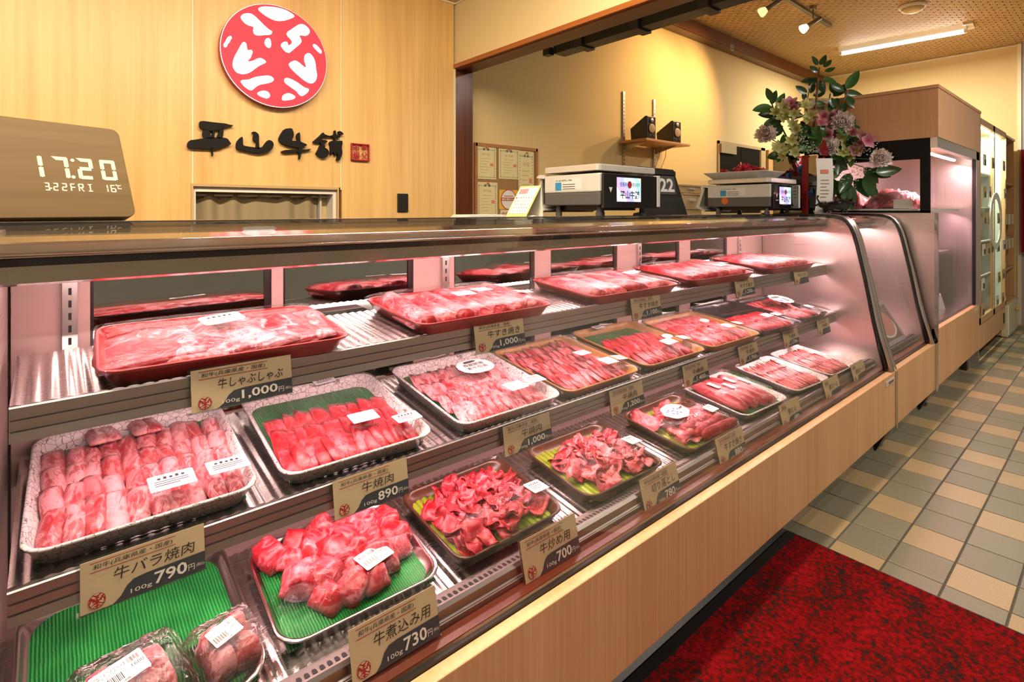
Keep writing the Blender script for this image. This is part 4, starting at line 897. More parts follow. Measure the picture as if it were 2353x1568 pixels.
# wooden LED clock
B_ = Vector((.150, 1.520, CT + .0165)); LEAN = .352; TH = .3927
ck = thing('digital_clock', 'wooden block clock showing 17:20 on the counter', 'clock', B_, (-LEAN, 0, TH))
Mk = Matrix.LocRotScale(B_, Euler((-LEAN, 0, TH)), None); Mi = Mk.inverted()
def face(px, py):
    o = Mi @ Vector((0, 0, H)); d = Mi.to_3x3() @ ray(px, py); k = -o.y/d.y; q = o + d*k; return (q.x, q.z)
hh = face(268, 297)[1]
prf = [(x - .132, z + hh/2 - .001) for x, z in rrect(.268, hh, .018, 5)]
m_ck = wood('clock_wood', (.095, .056, .022), (.14, .089, .038), 'x', 1, .5, fine=30)
m_ck.node_tree.nodes['Principled BSDF'].inputs['Specular IOR Level'].default_value = .15
m_led = emitter('clock_led', (1, .76, .44), 1.5)
MB().prism(prf, 0, .046, 'y').build('body', m_ck, ck, bevel=.0015)
def seg_digit(mb, x0, x1, z0, z1, segs, t=.008, sl=0):
    zm = (z0 + z1)/2; g = .0008
    S = {'a': (x0, x1, z1 - t, z1), 'd': (x0, x1, z0, z0 + t), 'g': (x0, x1, zm - t/2, zm + t/2), 'f': (x0, x0 + t, zm, z1), 'b': (x1 - t, x1, zm, z1), 'e': (x0, x0 + t, z0, zm), 'c': (x1 - t, x1, z0, zm)}
    for s in segs:
        a, b, c_, d = S[s]
        if s in 'adg': P_ = [(a + t*.55 + g, c_) if s != 'a' else (a + t + g, c_), (b - t - g, c_) if s == 'a' else (b - t*.55, c_), (b - g, d) if s == 'a' else (b - t*.55, d), (a + g, d) if s == 'a' else (a + t*.55, d)]
        else: P_ = [(a, c_ + t*.3), ((a + b)/2, c_ + g), (b, c_ + t*.3), (b, d - t*.3), ((a + b)/2, d - g), (a, d - t*.3)]
        mb.prism(P_, -.0006, -.0001, 'y')
def fx(x): return face(x/5.81, 250 + 790/5.81)[0]
zb = face(1430/5.81, 250 + 955/5.81)[1]; ztp = face(1430/5.81, 250 + 690/5.81)[1]
mb = MB(); seg_digit(mb, fx(500), fx(578), zb, ztp, 'bc'); mb.build('lit_digit', m_led, ck, fix=False)
mb = MB(); seg_digit(mb, fx(700), fx(920), zb, ztp, 'abc'); mb.build('lit_digit', m_led, ck, fix=False)
mb = MB(); seg_digit(mb, fx(1030), fx(1242), zb, ztp, 'abged'); mb.build('lit_digit', m_led, ck, fix=False)
mb = MB(); seg_digit(mb, fx(1338), fx(1540), zb, ztp, 'abcdef'); mb.build('lit_digit', m_led, ck, fix=False)
for px_, z_ in ((985, ztp - .006), (957, zb + .004)): MB().prism(circle(.0038, 10, fx(px_), z_), -.0006, -.0001, 'y').build('lit_dot', m_led, ck, fix=False)
z0_, z1_ = face(850/5.81, 250 + 1098/5.81)[1], face(850/5.81, 250 + 995/5.81)[1]; q = z1_ - z0_
mb = MB(); xs = [540, 655, 770, 885, 990, 1110]; dg = ['abgcd', 'abged', 'abged', 'afge', 'abgfe', 'I']
for x_, s in zip(xs, dg):
    a = fx(x_ + 5); b = fx(x_ + 78)
    if s == 'I': mb.prism([((a + b)/2 - .0012, z0_), ((a + b)/2 + .0012, z0_), ((a + b)/2 + .0012, z1_), ((a + b)/2 - .0012, z1_)], -.0006, -.0001, 'y'); seg_digit(mb, a, b, z0_, z1_, 'ad', .0024)
    else: seg_digit(mb, a, b, z0_, z1_, s, .0024)
    if x_ == 990: mb.prism([(a + (b - a)*.4, z0_ + q*.45), (a + (b - a)*.55, z0_ + q*.45), (b, z0_), (b - .0024, z0_)], -.0006, -.0001, 'y')
mb.prism(circle(.0016, 8, fx(632), z0_ + q*.3), -.0006, -.0001, 'y')
seg_digit(mb, fx(1350), fx(1388), z0_, z1_, 'bc', .0024); seg_digit(mb, fx(1420), fx(1490), z0_, z1_, 'afgecd', .0024); seg_digit(mb, fx(1515), fx(1572), z0_ + q*.45, z1_, 'afed', .0022)
mb.prism(circle(.0018, 8, fx(1503), z1_), -.0006, -.0001, 'y'); mb.build('lit_date', m_led, ck, fix=False)
tag(MB().tube([(-.105, 1.50, CT + .006), (-.16, 1.56, CT + .012), (-.25, 1.60, CT + .006), (-.33, 1.58, CT + .006)], .004, 6).build('clock_cable', m_black, smooth=True), 'black power cable lying left of the wooden clock', 'cable')
# folded leaflets and desk calendar
m_paper = simple('paper', (.78, .74, .66), .6); m_yel = simple('yellow_paper', (.80, .66, .24), .6)
lf = thing('leaflet_stack', 'small stack of white leaflets left of the desk calendar', 'leaflets', (1.18, 1.55, CT))
for i in range(4): boxm(-.09 + .003*i, .085 - .002*i, -.05, .06 - .002*i, .0005 + i*.0038, .0038 + i*.0038).build('leaflet', m_paper if i % 2 else m_white, lf)
cl_ = thing('desk_calendar', 'yellow-framed tent calendar standing on the counter edge', 'calendar', (1.315, 1.455, CT))
pg = [(0, 0), (.0025, 0), (.0845, .124), (.082, .124)]
MB().prism(pg, 0, .115, 'y').build('front_board', m_yel, cl_)
MB().prism([(.083, .124), (.0855, .124), (.094, .0), (.0915, .0)], 0, .115, 'y').build('back_board', m_paper, cl_)
MB().prism([(.004, .0005), (.09, .0005), (.05, .012), (.045, .010)], .0, .115, 'y').build('base_fold', m_paper, cl_)
sl3 = math.atan2(.124, .082); Mp = Matrix.Translation((0, .115, 0)) @ Matrix(((0, math.cos(sl3), -math.sin(sl3), 0), (-1, 0, 0, 0), (0, math.sin(sl3), math.cos(sl3), 0), (0, 0, 0, 1)))
mb = MB(); mb.add([(.006, .022, .0012), (.109, .022, .0012), (.109, .140, .0012), (.006, .140, .0012)], [(0, 1, 2, 3)], Mp); mb.build('page', m_white, cl_, fix=False)
mb = MB()
for r_ in range(5):
    for c_ in range(7): text_in(mb, str(r_*7 + c_ + 1), .010 + c_*.0138, .016 + c_*.0138, .030 + (4 - r_)*.015, .036 + (4 - r_)*.015, Mp, .0018)
mb.build('dates', m_pdark, cl_, fix=False)
mb = MB(); mb.add([(.012, .112, .0018), (.06, .112, .0018), (.06, .135, .0018), (.012, .135, .0018)], [(0, 1, 2, 3)], Mp); mb.build('page_picture', simple('picture_pink', (.75, .25, .28), .6), cl_, fix=False)
# counter scales
m_sc = simple('scale_grey', (.70, .68, .63), .4); m_scd = simple('scale_dark_grey', (.115, .11, .11), .45); m_scr = simple('scale_platter', (.78, .76, .72), .3, metal=.45)
def screen_mat():
    m, nt, b, N, L = new_mat('rainbow_screen'); tc = N.new('ShaderNodeTexCoord'); mp = N.new('ShaderNodeMapping'); mp.inputs['Scale'].default_value = (4.2, 1, 4.8); mp.inputs['Rotation'].default_value = (0, .7, 0); L.new(tc.outputs['Object'], mp.inputs[0])
    sp = N.new('ShaderNodeSeparateXYZ'); L.new(mp.outputs[0], sp.inputs[0]); n = N.new('ShaderNodeTexNoise'); n.inputs['Scale'].default_value = 9; L.new(tc.outputs['Object'], n.inputs['Vector'])
    ad = N.new('ShaderNodeMath'); ad.operation = 'MULTIPLY_ADD'; ad.inputs[1].default_value = .5; L.new(n.outputs['Fac'], ad.inputs[0]); L.new(sp.outputs[0], ad.inputs[2])
    r = ramp(N, [(0, (.75, .35, .9)), (.15, (.35, .45, 1)), (.3, (.9, .9, 1)), (.42, (.3, .9, .8)), (.55, (1, .9, .25)), (.68, (1, .35, .6)), (.8, (.55, .6, 1)), (1, (.8, .9, 1))]); fr_ = N.new('ShaderNodeMath'); fr_.operation = 'FRACT'; L.new(ad.outputs[0], fr_.inputs[0]); L.new(fr_.outputs[0], r.inputs[0])
    L.new(r.outputs[0], b.inputs['Emission Color']); b.inputs['Emission Strength'].default_value = .9; L.new(r.outputs[0], b.inputs['Base Color']); b.inputs['Roughness'].default_value = .2; return m
m_screen = screen_mat(); m_blue = simple('blue_sticker', (.04, .30, .62), .5); m_orange = simple('orange_sticker', (.80, .16, .03), .5)
def counter_scale(label, x, y, w, d, orange=False):
    t = thing('counter_scale', label, 'scale', (x, y, CT)); b = lambda mb, n, m, **k: mb.build(n, m, t, **k)
    b(boxm(0, w, 0, d, .108, .188), 'housing', m_sc, bevel=.006); b(boxm(.001, w - .001, .001, d - .001, .052, .108), 'lower_housing', m_scd, bevel=.005)
    for fx_ in (.035, w - .06):
        for fy_ in (.03, d - .06): b(MB().lathe([(.014, .0005), (.016, .02), (.013, .024), (.011, .056)], 12, R4(t=(fx_ + .01, fy_ + .01, 0))), 'foot', m_scd)
    b(boxm(.06, w - .06, .07, d - .05, .03, .054), 'underside', m_black)
    b(MB().rings([[(a + w/2, c_ + d/2, z_) for a, c_ in rrect(w*1.04*k, d*1.0*k, .02, 4)] for k, z_ in ((.97, .198), (1, .200), (1, .222), (.985, .226), (.97, .226))]), 'platter', m_scr)
    b(boxm(w*.3, w*.7, d*.3, d*.7, .186, .2), 'platter_support', m_scd)
    b(boxm(.012, w + .005, -.014, .002, .040, .186), 'customer_display', m_blackg, bevel=.003)
    b(boxm(w - .012, w + .014, -.016, .03, .045, .19), 'display_end_cap', m_sc, bevel=.003)
    sx0, sx1 = w*.24, w*.66
    b(boxm(sx0, sx1, -.0155, -.0141, .068, .172), 'display_screen', m_screen)
    mb = MB(); Mx = FY
    text_in(mb, '但馬牛', sx0 + .018, sx0 + .068, .132, .152, FY, .0165, .01); text_in(mb, '黒毛和牛', sx1 - .064, sx1 - .008, .132, .152, FY, .0165, .01); text_in(mb, '平山牛舗', sx0 + .02, sx1 - .012, .080, .116, FY, .0165, .02); b(mb, 'screen_lettering', m_pdark, fix=False)
    mb = MB(); flat_poly(mb, circle(.016, 20, (sx0 + sx1)/2 + .002, .142), FY, .0165); b(mb, 'screen_emblem', m_pred, fix=False)
    mb = MB(); flat_poly(mb, [(w*.10, .128), (w*.16, .128), (w*.13, .105)], FY, .0165); b(mb, 'screen_arrow', m_white, fix=False)
    # operator side
    b(MB().prism([(d - .01, .19), (d + .03, .196), (d + .05, .188), (d + .05, .182), (d, .176)], .0, w), 'rear_cover', m_sc)
    b(MB().prism([(d + .02, .03), (d + .035, .022), (d + .095, .05), (d + .04, .19), (d + .025, .19), (d + .07, .055)], .02, w - .02), 'operator_display', m_sc)
    b(boxm(.03, w - .03, d, d + .035, .06, .18), 'printer_slot', m_black)
    # side stickers
    MS = Matrix.Translation((0, 0, 0)) @ Matrix(((0, 0, -1, -.0006), (-1, 0, 0, d*.78), (0, 1, 0, 0), (0, 0, 0, 1)))
    mb = MB(); mb.add([(0, .120, 0), (.16, .120, 0), (.16, .170, 0), (0, .170, 0)], [(0, 1, 2, 3)], MS); b(mb, 'service_sticker', m_white, fix=False)
    mb = MB(); mb.add([(0, .120, .0004), (.038, .120, .0004), (.038, .155, .0004), (0, .155, .0004)], [(0, 1, 2, 3)], MS); b(mb, 'sticker_logo', m_blue, fix=False)
    mb = MB(); text_in(mb, '0120-875-194', .004, .10, .159, .167, MS, .0006, .01)
    for k in range(3): mb.add([(.045, .124 + .010*k, .0006), (.12, .124 + .010*k, .0006), (.12, .1265 + .010*k, .0006), (.045, .1265 + .010*k, .0006)], [(0, 1, 2, 3)], MS)
    b(mb, 'sticker_print', m_pdark, fix=False)
    if orange:
        mb = MB(); flat_poly(mb, circle(.022, 20, .03, .09), MS, .0002); flat_poly(mb, circle(.02, 20, .03, .09), MS, .0005); b(mb, 'round_sticker', m_orange, fix=False)
    return t
counter_scale('grey counter scale with a rainbow screen, nearer one beside the calendar', 1.73, 1.45, .40, .33)
counter_scale('grey counter scale carrying a foam tray of meat', 3.22, 1.40, .38, .40, True)
# foam tray of meat on the second scale
fz = CT + .2265
ft = thing('foam_tray', 'white foam tray heaped with chopped red meat on the far scale', 'meat tray', (3.36, 1.63, fz))
def rr3(w_, d_, r_, z_): return [(a, b, z_) for a, b in rrect(w_, d_, r_, 4)]
MB().rings([rr3(.24, .30, .02, .0005), rr3(.30, .40, .03, .040), rr3(.308, .408, .03, .044), rr3(.29, .39, .03, .043), rr3(.23, .29, .02, .005)]).build('tray', m_white, ft, smooth=True)
mes = crumple(5, 'lean')
for i in range(26):
    a = rnd.uniform(0, 6.28); r_ = rnd.uniform(0, 1)**.6; place('meat_slice', mes[i % 5], ft, (r_*math.cos(a)*.10, r_*math.sin(a)*.15, .032 + .050*(1 - r_)), (rnd.uniform(-.6, .6), rnd.uniform(-.6, .6), rnd.uniform(0, 6)))
# day flip clock
fc = thing('flip_calendar', 'black easel calendar with white 22 behind the near scale', 'calendar', (2.345, 1.66, CT), (-.16, 0, -.06))
MB().prism([(0, .001), (.375, .001), (.345, .10), (.30, .262), (0, .268)], 0, .022, 'y').build('panel', m_black, fc, bevel=.003)
MB().prism([(0, .001), (.36, .001), (.30, .03), (.02, .03)], .02, .09, 'y').build('stand', m_black, fc)
boxm(.02, .125, -.006, .0005, .118, .222).build('day_card', simple('card_black', (.02, .02, .021), .5), fc)
boxm(.135, .285, -.006, .0005, .118, .222).build('date_card', simple('card_grey', (.055, .055, .055), .5), fc)
boxm(.0, .295, -.012, .0005, .226, .250).build('hood', m_black, fc)
mb = MB(); text_in(mb, '22', .148, .272, .132, .208, FY, .0066, .03); mb.build('date_lettering', m_white, fc, fix=False)
mb = MB(); text_in(mb, 'MARCH', .03, .11, .19, .205, FY, .0066); text_in(mb, 'Friday', .03, .11, .132, .15, FY, .0066); mb.build('day_lettering', m_white, fc, fix=False)
# black bull figurine
bl = thing('bull_figurine', 'small glossy black bull figurine beside the flower vase', 'figurine', (3.74, 1.225, 1.1575))
bmv = [((-.055, 0, .028), .020), ((-.03, 0, .034), .027), ((.0, 0, .036), .026), ((.03, 0, .042), .028), ((.052, 0, .050), .020), ((.066, 0, .052), .014), ((.085, 0, .040), .010)]
me = bpy.data.meshes.new('body'); vs = [p for p, _ in bmv]; rs = [r for _, r in bmv]; es = [(i, i + 1) for i in range(len(vs) - 1)]
for root_, x_, s_ in ((1, -.038, 1), (1, -.038, -1), (3, .034, 1), (3, .034, -1)):
    k = len(vs); vs += [(x_, .014*s_, .020), (x_ + .004, .016*s_, .004)]; rs += [.009, .006]; es += [(root_, k), (k, k + 1)]
k = len(vs); vs += [(-.068, 0, .05), (-.076, .004, .068), (-.07, .004, .082)]; rs += [.004, .003, .006]; es += [(0, k), (k, k + 1), (k + 1, k + 2)]
me.from_pydata(vs, es, []); o = bpy.data.objects.new('body', me); COL.objects.link(o); o.parent = bl
sk = o.modifiers.new('skin', 'SKIN')
for i, v in enumerate(me.skin_vertices[0].data): v.radius = (rs[i], rs[i]); v.use_root = (i == 0)
sd = o.modifiers.new('sub', 'SUBSURF'); sd.levels = sd.render_levels = 2; me.materials.append(m_blackg)
for s_ in (-1, 1): MB().tube([(.062, .008*s_, .060), (.060, .020*s_, .066), (.066, .024*s_, .076)], [.004, .003, .001], 6).build('horn', m_blackg, bl, smooth=True)
bl.rotation_euler = (0, 0, -.75); bl.scale = (1.45, 1.45, 1.45)
# ------------------------------------------------------------------ ceiling fittings of the other room
fl0, fl1 = atZ(1930, 124, ZC - .055), atZ(2222, 71, ZC - .055); fm_ = (fl0 + fl1)/2; fL = (fl1 - fl0).length
fd = thing('fluorescent_lamp', 'lit fluorescent ceiling lamp above the tall cabinet', 'ceiling lamp', (fm_.x, fm_.y, ZC), (0, 0, math.atan2(fl1.y - fl0.y, fl1.x - fl0.x)))
MB().prism([(-.075, 0), (-.06, -.012), (-.028, -.042), (.028, -.042), (.06, -.012), (.075, 0)], -fL/2, fL/2).build('housing', m_white, fd)
MB().tube([(-fL/2 + .02, 0, -.058), (fL/2 - .02, 0, -.058)], .016, 10).build('tube', emitter('tube_white', (1, .97, .86), 22), fd, smooth=True)
boxm(fL/2 - .02, fL/2 + .05, -.10, .10, -.02, -.001).build('end_cap', m_white, fd)
for sx in (-1, 1): boxm(sx*(fL/2 - .01) - .012, sx*(fL/2 - .01) + .012, -.02, .02, -.07, -.04).build('tube_holder', m_white, fd)
area('fluorescent_light', (fm_.x, fm_.y, ZC - .09), fL, .05, 60, (1, .95, .80), (0, 0, fd.rotation_euler.z))
sm = atZ(2097, 12, ZC); sd_ = thing('smoke_detector', 'round cream smoke detector on the ceiling', 'smoke detector', (sm.x, sm.y, ZC))
MB().lathe([(.10, 0), (.10, -.012), (.088, -.026)], 28).build('base', m_white, sd_, smooth=True)
MB().lathe([(.080, -.026), (.074, -.045), (.045, -.060), (.0005, -.064)], 28).build('dome', simple('cream_dome', (.75, .66, .45), .35), sd_, smooth=True)
tr0, tr1 = atZ(1800, -12, ZC), atZ(1907, 56, ZC); td = (tr1 - tr0).normalized()
tk = thing('lighting_track', 'grey lighting track along the ceiling', 'lighting track', (tr1.x, tr1.y, ZC), (0, 0, math.atan2(td.y, td.x)))
boxm(-2.2, 0, -.018, .018, -.028, -.001).build('rail', simple('track_grey', (.20, .18, .15), .4, metal=.5), tk)
boxm(-2.2, 0, -.006, .006, -.0285, -.0281).build('slot', m_black, tk)
m_sp = simple('spot_grey', (.26, .23, .19), .35, metal=.6)
def spotlamp(px, py, px2, py2, label, power, target, s=1):
    b = atZ(px, py, ZC - .14); head = b + Vector((0, 0, 0)); d = (Vector(target) - head).normalized()
    t = thing('spotlight', label, 'spotlight', head)
    MB().tube([(0, 0, .139), (0, 0, .03), -d*.06], .006, 8).build('stem', m_sp, t, smooth=True)
    boxm(-.03, .03, -.018, .018, .11, .139).build('track_adapter', m_sp, t)
    MB().tube([-d*.07, d*.02, d*.05], [.016, .018, .022], 12).build('housing', m_sp, t, smooth=True)
    MB().tube([d*.045, d*.075, d*.098, d*.105], [.020, .034, .038, .030], 16).build('bulb', emitter('spot_bulb', (1, .62, .25), 9 if s else 1.5), t, smooth=True)
    spot('spot_light', head + d*.13, target, power, (1, .62, .26), 95, 1.0, .03)
w1 = atY(1560, 250, YB); w2 = atY(1420, 300, YB)
spotlamp(1868, 52, 0, 0, 'glowing spotlight hanging at the end of the ceiling track', 90, (w1.x, YB, w1.z))
spotlamp(1775, 12, 0, 0, 'spotlight pointing away on the ceiling track, cut by the frame top', 40, (w1.x - .5, YB, w1.z + .1), 0)

# ------------------------------------------------------------------ far wall: cork board, papers, shelf, speakers, window
m_cork = simple('cork', (.34, .19, .075), .9, bump=(400, .4)); m_cframe = wood('board_frame', (.30, .12, .035), (.44, .20, .06), 'x', 1, .5)
q0, q1 = atY(1089, 329, YB), atY(1231, 340, YB); cx0, cx1, cz1, cz0 = q0.x, q1.x, q0.z, 1.02
cb = thing('cork_board', 'wood framed cork board behind the counter', 'notice board', ((cx0 + cx1)/2, YB, cz0))
boxm(cx0, cx1, YB - .014, YB - .001, cz0, cz1).build('board', m_cork, cb, world=True)
MB().box(cx0, cx1, YB - .02, YB - .001, cz1 - .018, cz1 + .004).box(cx0, cx1, YB - .02, YB - .001, cz0, cz0 + .02).box(cx0 - .004, cx0 + .014, YB - .02, YB - .001, cz0, cz1).box(cx1 - .014, cx1 + .004, YB - .02, YB - .001, cz0, cz1).build('frame', m_cframe, cb, world=True)
m_cert = simple('certificate_paper', (.78, .66, .36), .6); m_orn = simple('ornament_green', (.22, .27, .17), .6); m_stamp = simple('stamp_red', (.72, .22, .14), .6); m_faint = simple('print_faint', (.42, .34, .18), .6)
m_pin = simple('pin_red', (.7, .15, .08), .3)
def cert(x0, x1, z0, z1, label, lift=0):
    w_, h_ = x1 - x0, z1 - z0; t = thing('certificate', label, 'certificate', ((x0 + x1)/2, YB - .0155 - lift, z0), group='certificates pinned on the cork board')
    boxm(-w_/2, w_/2, -.0008, 0, 0, h_).build('paper', m_cert, t)
    mb = MB()
    for k in range(16):
        for sx in (-1, 1): flat_poly(mb, circle(.004, 6, sx*w_*.41, h_*(.07 + .84*k/15)), FY, .0012)
    for k in range(11):
        for zz in (.06, .90): flat_poly(mb, circle(.004, 6, w_*(-.40 + .8*k/10), h_*zz), FY, .0012)
    for sx in (-1, 1): flat_poly(mb, circle(.010, 8, sx*w_*.10, h_*.91), FY, .0012)
    mb.build('border_ornament', m_orn, t, fix=False)
    mb = MB(); text_in(mb, '許可証', -w_*.2, w_*.2, h_*.72, h_*.79, FY, .0012)
    for k in range(6): mb.add([(-w_*.28, h_*(.62 - .085*k), .0012), (w_*(.22 - .09*(k % 3)), h_*(.62 - .085*k), .0012), (w_*(.22 - .09*(k % 3)), h_*(.63 - .085*k), .0012), (-w_*.28, h_*(.63 - .085*k), .0012)], [(0, 1, 2, 3)], FY)
    mb.build('print', m_faint, t, fix=False)
    mb = MB(); mb.add([(w_*.20, h_*.40, .0014), (w_*.36, h_*.40, .0014), (w_*.36, h_*.49, .0014), (w_*.20, h_*.49, .0014)], [(0, 1, 2, 3)], FY); mb.build('red_stamp', m_stamp, t, fix=False)
    MB().lathe([(.006, 0), (.004, .006), (.007, .012)], 8, R4(PI/2, 0, 0, (0, -.001, h_*.965))).build('pin', m_pin, t)
def cpx(x, y): q = atY(x, y, YB - .016); return q.x, q.z
for (a, b, c_, d, lb, lf_) in ((1093, 334, 1140, 413, 'certificate at the upper left of the cork board', 0), (1146, 339, 1193, 413, 'certificate at the upper middle of the cork board', 0), (1191, 346, 1226, 470, 'certificate at the right edge of the cork board', .002), (1096, 418, 1143, 500, 'certificate at the lower left of the cork board', 0)):
    x0, z1 = cpx(a, b); x1, z0 = cpx(c_, d); cert(x0, x1, z0, z1, lb, lf_)
x0, z1 = cpx(1147, 436); x1, z0 = cpx(1190, 500)
ps = thing('safety_poster', 'yellow poster with a red ringed white disc on the cork board', 'poster', ((x0 + x1)/2, YB - .0155, z0)); w_, h_ = x1 - x0, z1 - z0
boxm(-w_/2, w_/2, -.0008, 0, h_*.30, h_).build('paper', simple('poster_yellow', (.80, .50, .06), .6), ps)
boxm(-w_/2 + .01, w_/2, -.0008, 0, 0, h_*.28).build('lower_paper', simple('poster_cream', (.8, .66, .4), .6), ps)
mb = MB(); flat_poly(mb, circle(w_*.42, 32, 0, h_*.65), FY, .0010); mb.build('ring', simple('ring_red', (.50, .06, .03), .6), ps, fix=False)
mb = MB(); flat_poly(mb, circle(w_*.38, 32, 0, h_*.65), FY, .0013); mb.build('disc', m_white, ps, fix=False)
mb = MB(); mb.add([(-w_*.40, h_*.60, .0016), (w_*.40, h_*.60, .0016), (w_*.40, h_*.72, .0016), (-w_*.40, h_*.72, .0016)], [(0, 1, 2, 3)], FY); text_in(mb, '令和 6年', -w_*.4, w_*.45, h_*.06, h_*.2, FY, .0014, .02); mb.add([(-w_*.24, h_*.765, .0016), (w_*.24, h_*.765, .0016), (w_*.24, h_*.79, .0016), (-w_*.24, h_*.79, .0016)], [(0, 1, 2, 3)], FY); mb.build('banner', simple('banner_red', (.50, .06, .03), .6), ps, fix=False)
mb = MB(); text_in(mb, '適正表示の店', -w_*.37, w_*.37, h_*.62, h_*.70, FY, .0019, .02); mb.build('banner_lettering', m_white, ps, fix=False)
# shelf uprights, shelf and speakers
sh = thing('wall_shelf', 'small orange wood wall shelf on slotted metal uprights', 'shelf', (3.8, YB, 1.7)); m_slotm = simple('slot_metal', (.55, .46, .34), .3, metal=.9)
A = atY(1424, 324, YB - .02); A2 = atY(1565, 330, YB - .02)
szz = 1.735; sx0, sx1 = atZ(1424, 323, szz).x, 4.05
pA, pB, pC = atZ(1424, 323, szz), atZ(1568, 331, szz), atZ(1487, 339, szz)
SD = .27; SX0 = atY(1431, 322, YB).x - .06; SX1 = SX0 + .62
boxm(SX0, SX1, YB - SD, YB - .02, szz - .018, szz).build('board', wood('shelf_wood', (.48, .18, .05), (.62, .27, .09), 'x', 1, .4), sh, world=True, bevel=.002)
for px_, py0 in ((1431, 211), (1501, 229)):
    q = atY(px_, py0, YB); u = boxm(q.x - .012, q.x + .012, YB - .014, YB - .001, 1.2, q.z).build('upright', m_slotm, sh, world=True)
    mb = MB()
    for k in range(int((q.z - 1.22)/.03)): mb.box(q.x - .003, q.x + .003, YB - .0146, YB - .0139, 1.22 + k*.03, 1.235 + k*.03)
    o = mb.build('upright_slots', m_slot, sh, world=True); o['kind'] = 'stuff'
    MB().prism([(YB - .02, szz - .02), (YB - .02, szz - .075), (YB - .22, szz - .024), (YB - .22, szz - .019)], q.x - .004, q.x + .004).build('bracket', m_slotm, sh, world=True)
def speaker(x, y, label):
    t = thing('speaker', label, 'speaker', (x, y, szz + .001), (0, 0, -.12), 'black bookshelf speakers on the wall shelf')
    b = lambda mb, n, m, **k: mb.build(n, m, t, **k); w_, d_, h_ = .10, .17, .185
    MB().prism([(0, 0), (d_, .0), (d_ + .01, .10), (d_*.9, h_*.62), (.02, h_), (0, h_ - .006)], -w_/2, w_/2).build('cabinet', m_black, t, bevel=.006)
    b(MB().lathe([(.033, 0), (.036, .004), (.030, .006), (.012, .002), (.0005, .006)], 24, R4(PI/2, 0, 0, (0, -.0005, .085))), 'woofer', simple('cone', (.55, .38, .22), .35, metal=.4), smooth=True)
    b(MB().lathe([(.016, 0), (.017, .004), (.004, .003)], 16, R4(PI/2, 0, 0, (0, -.0005, .150))), 'tweeter', simple('tweeter_chrome', (.7, .6, .5), .25, metal=.8), smooth=True)
    for kx in (-.02, .02): b(MB().lathe([(.005, 0), (.005, .006)], 10, R4(PI/2, 0, 0, (kx, -.0005, .03))), 'knob', m_chrome)
qs = [atY(1463, 317, YB - .14).x, atY(1537, 325, YB - .14).x]
speaker(SX0 + .11, YB - .24, 'left black speaker with copper cone on the wall shelf'); speaker(SX0 + .47, YB - .24, 'right black speaker with copper cone on the wall shelf')
for dx, nm in ((.44, 'thin speaker cable hanging under the shelf, left one'), (.53, 'thin speaker cable hanging under the shelf, right one')):
    tag(MB().tube([(SX0 + dx, YB - .10, szz - .019), (SX0 + dx + .012, YB - .08, szz - .1), (SX0 + dx - .01, YB - .05, szz - .2), (SX0 + dx + .015, YB - .03, 1.2)], .0025, 6).build('speaker_cable', simple('cable_brown', (.25, .10, .05), .5), smooth=True), nm, 'cable')
# window
q0, q1 = atY(1648, 323, YB), atY(1756, 343, YB); wx0, wx1, wz1, wz0 = q0.x, q1.x, q0.z, 1.12
m_trimw = simple('window_trim', (.44, .30, .15), .5)
wn = struct('window_1', MB().box(wx0, wx1, YB - .012, YB - .001, wz1 - .03, wz1).box(wx0, wx0 + .03, YB - .012, YB - .001, wz0, wz1).box(wx1 - .10, wx1, YB - .012, YB - .001, wz0, wz1).box(wx0, wx1, YB - .012, YB - .001, wz0, wz0 + .03), m_trimw)
for a, b in ((.03, .46), (.47, .88)): boxm(wx0 + (wx1 - wx0)*a, wx0 + (wx1 - wx0)*b, YB - .008, YB - .002, wz0 + .03, wz1 - .03).build('window_pane', simple('dark_pane', (.008, .007, .006), .6, spec=.05), wn)
boxm(wx0 + .03, wx0 + .34, YB - .03, YB - .008, wz1 - .12, wz1 - .03).build('blind_box', simple('blind', (.42, .32, .17), .7), wn)
q = atY(1760, 345, YB); struct('trim_10', boxm(q.x, q.x + .75, YB - .03, YB - .001, 0, q.z), wood('wood_board', (.40, .20, .07), (.52, .29, .11), 'z', 1, .5))
# storage boxes on a low cabinet behind the counter
lc = thing('back_cabinet', 'low beige cabinet standing behind the far end of the counter', 'cabinet', (3.7, 2.35, 0)); boxm(-.45, .55, -.20, .30, .002, 1.06).build('body', m_sc, lc)
m_box = simple('storage_box', (.66, .50, .28), .35)
for k, (px0, px1, z0, z1, lb) in enumerate(((1572, 1612, 1.061, 1.20, 'lowest amber plastic storage drawer behind the scales'), (1570, 1610, 1.202, 1.31, 'middle amber plastic storage drawer behind the scales'), (1566, 1612, 1.312, 1.375, 'top amber plastic storage tray behind the scales'))):
    a, b = atY(px0, 450, 2.22).x, atY(px1, 450, 2.22).x
    t = thing('storage_box', lb, 'storage box', ((a + b)/2, 2.22, z0), group='plastic storage drawers behind the counter'); hw = (b - a)/2
    MB().box(-hw, hw, 0, .28, 0, z1 - z0 - .012).build('body', m_box, t, bevel=.004); boxm(-hw - .006, hw + .006, -.006, .286, z1 - z0 - .012, z1 - z0).build('rim', m_box, t); boxm(-hw*.3, hw*.3, -.010, .0, (z1 - z0)*.45, (z1 - z0)*.60).build('handle', m_white, t)

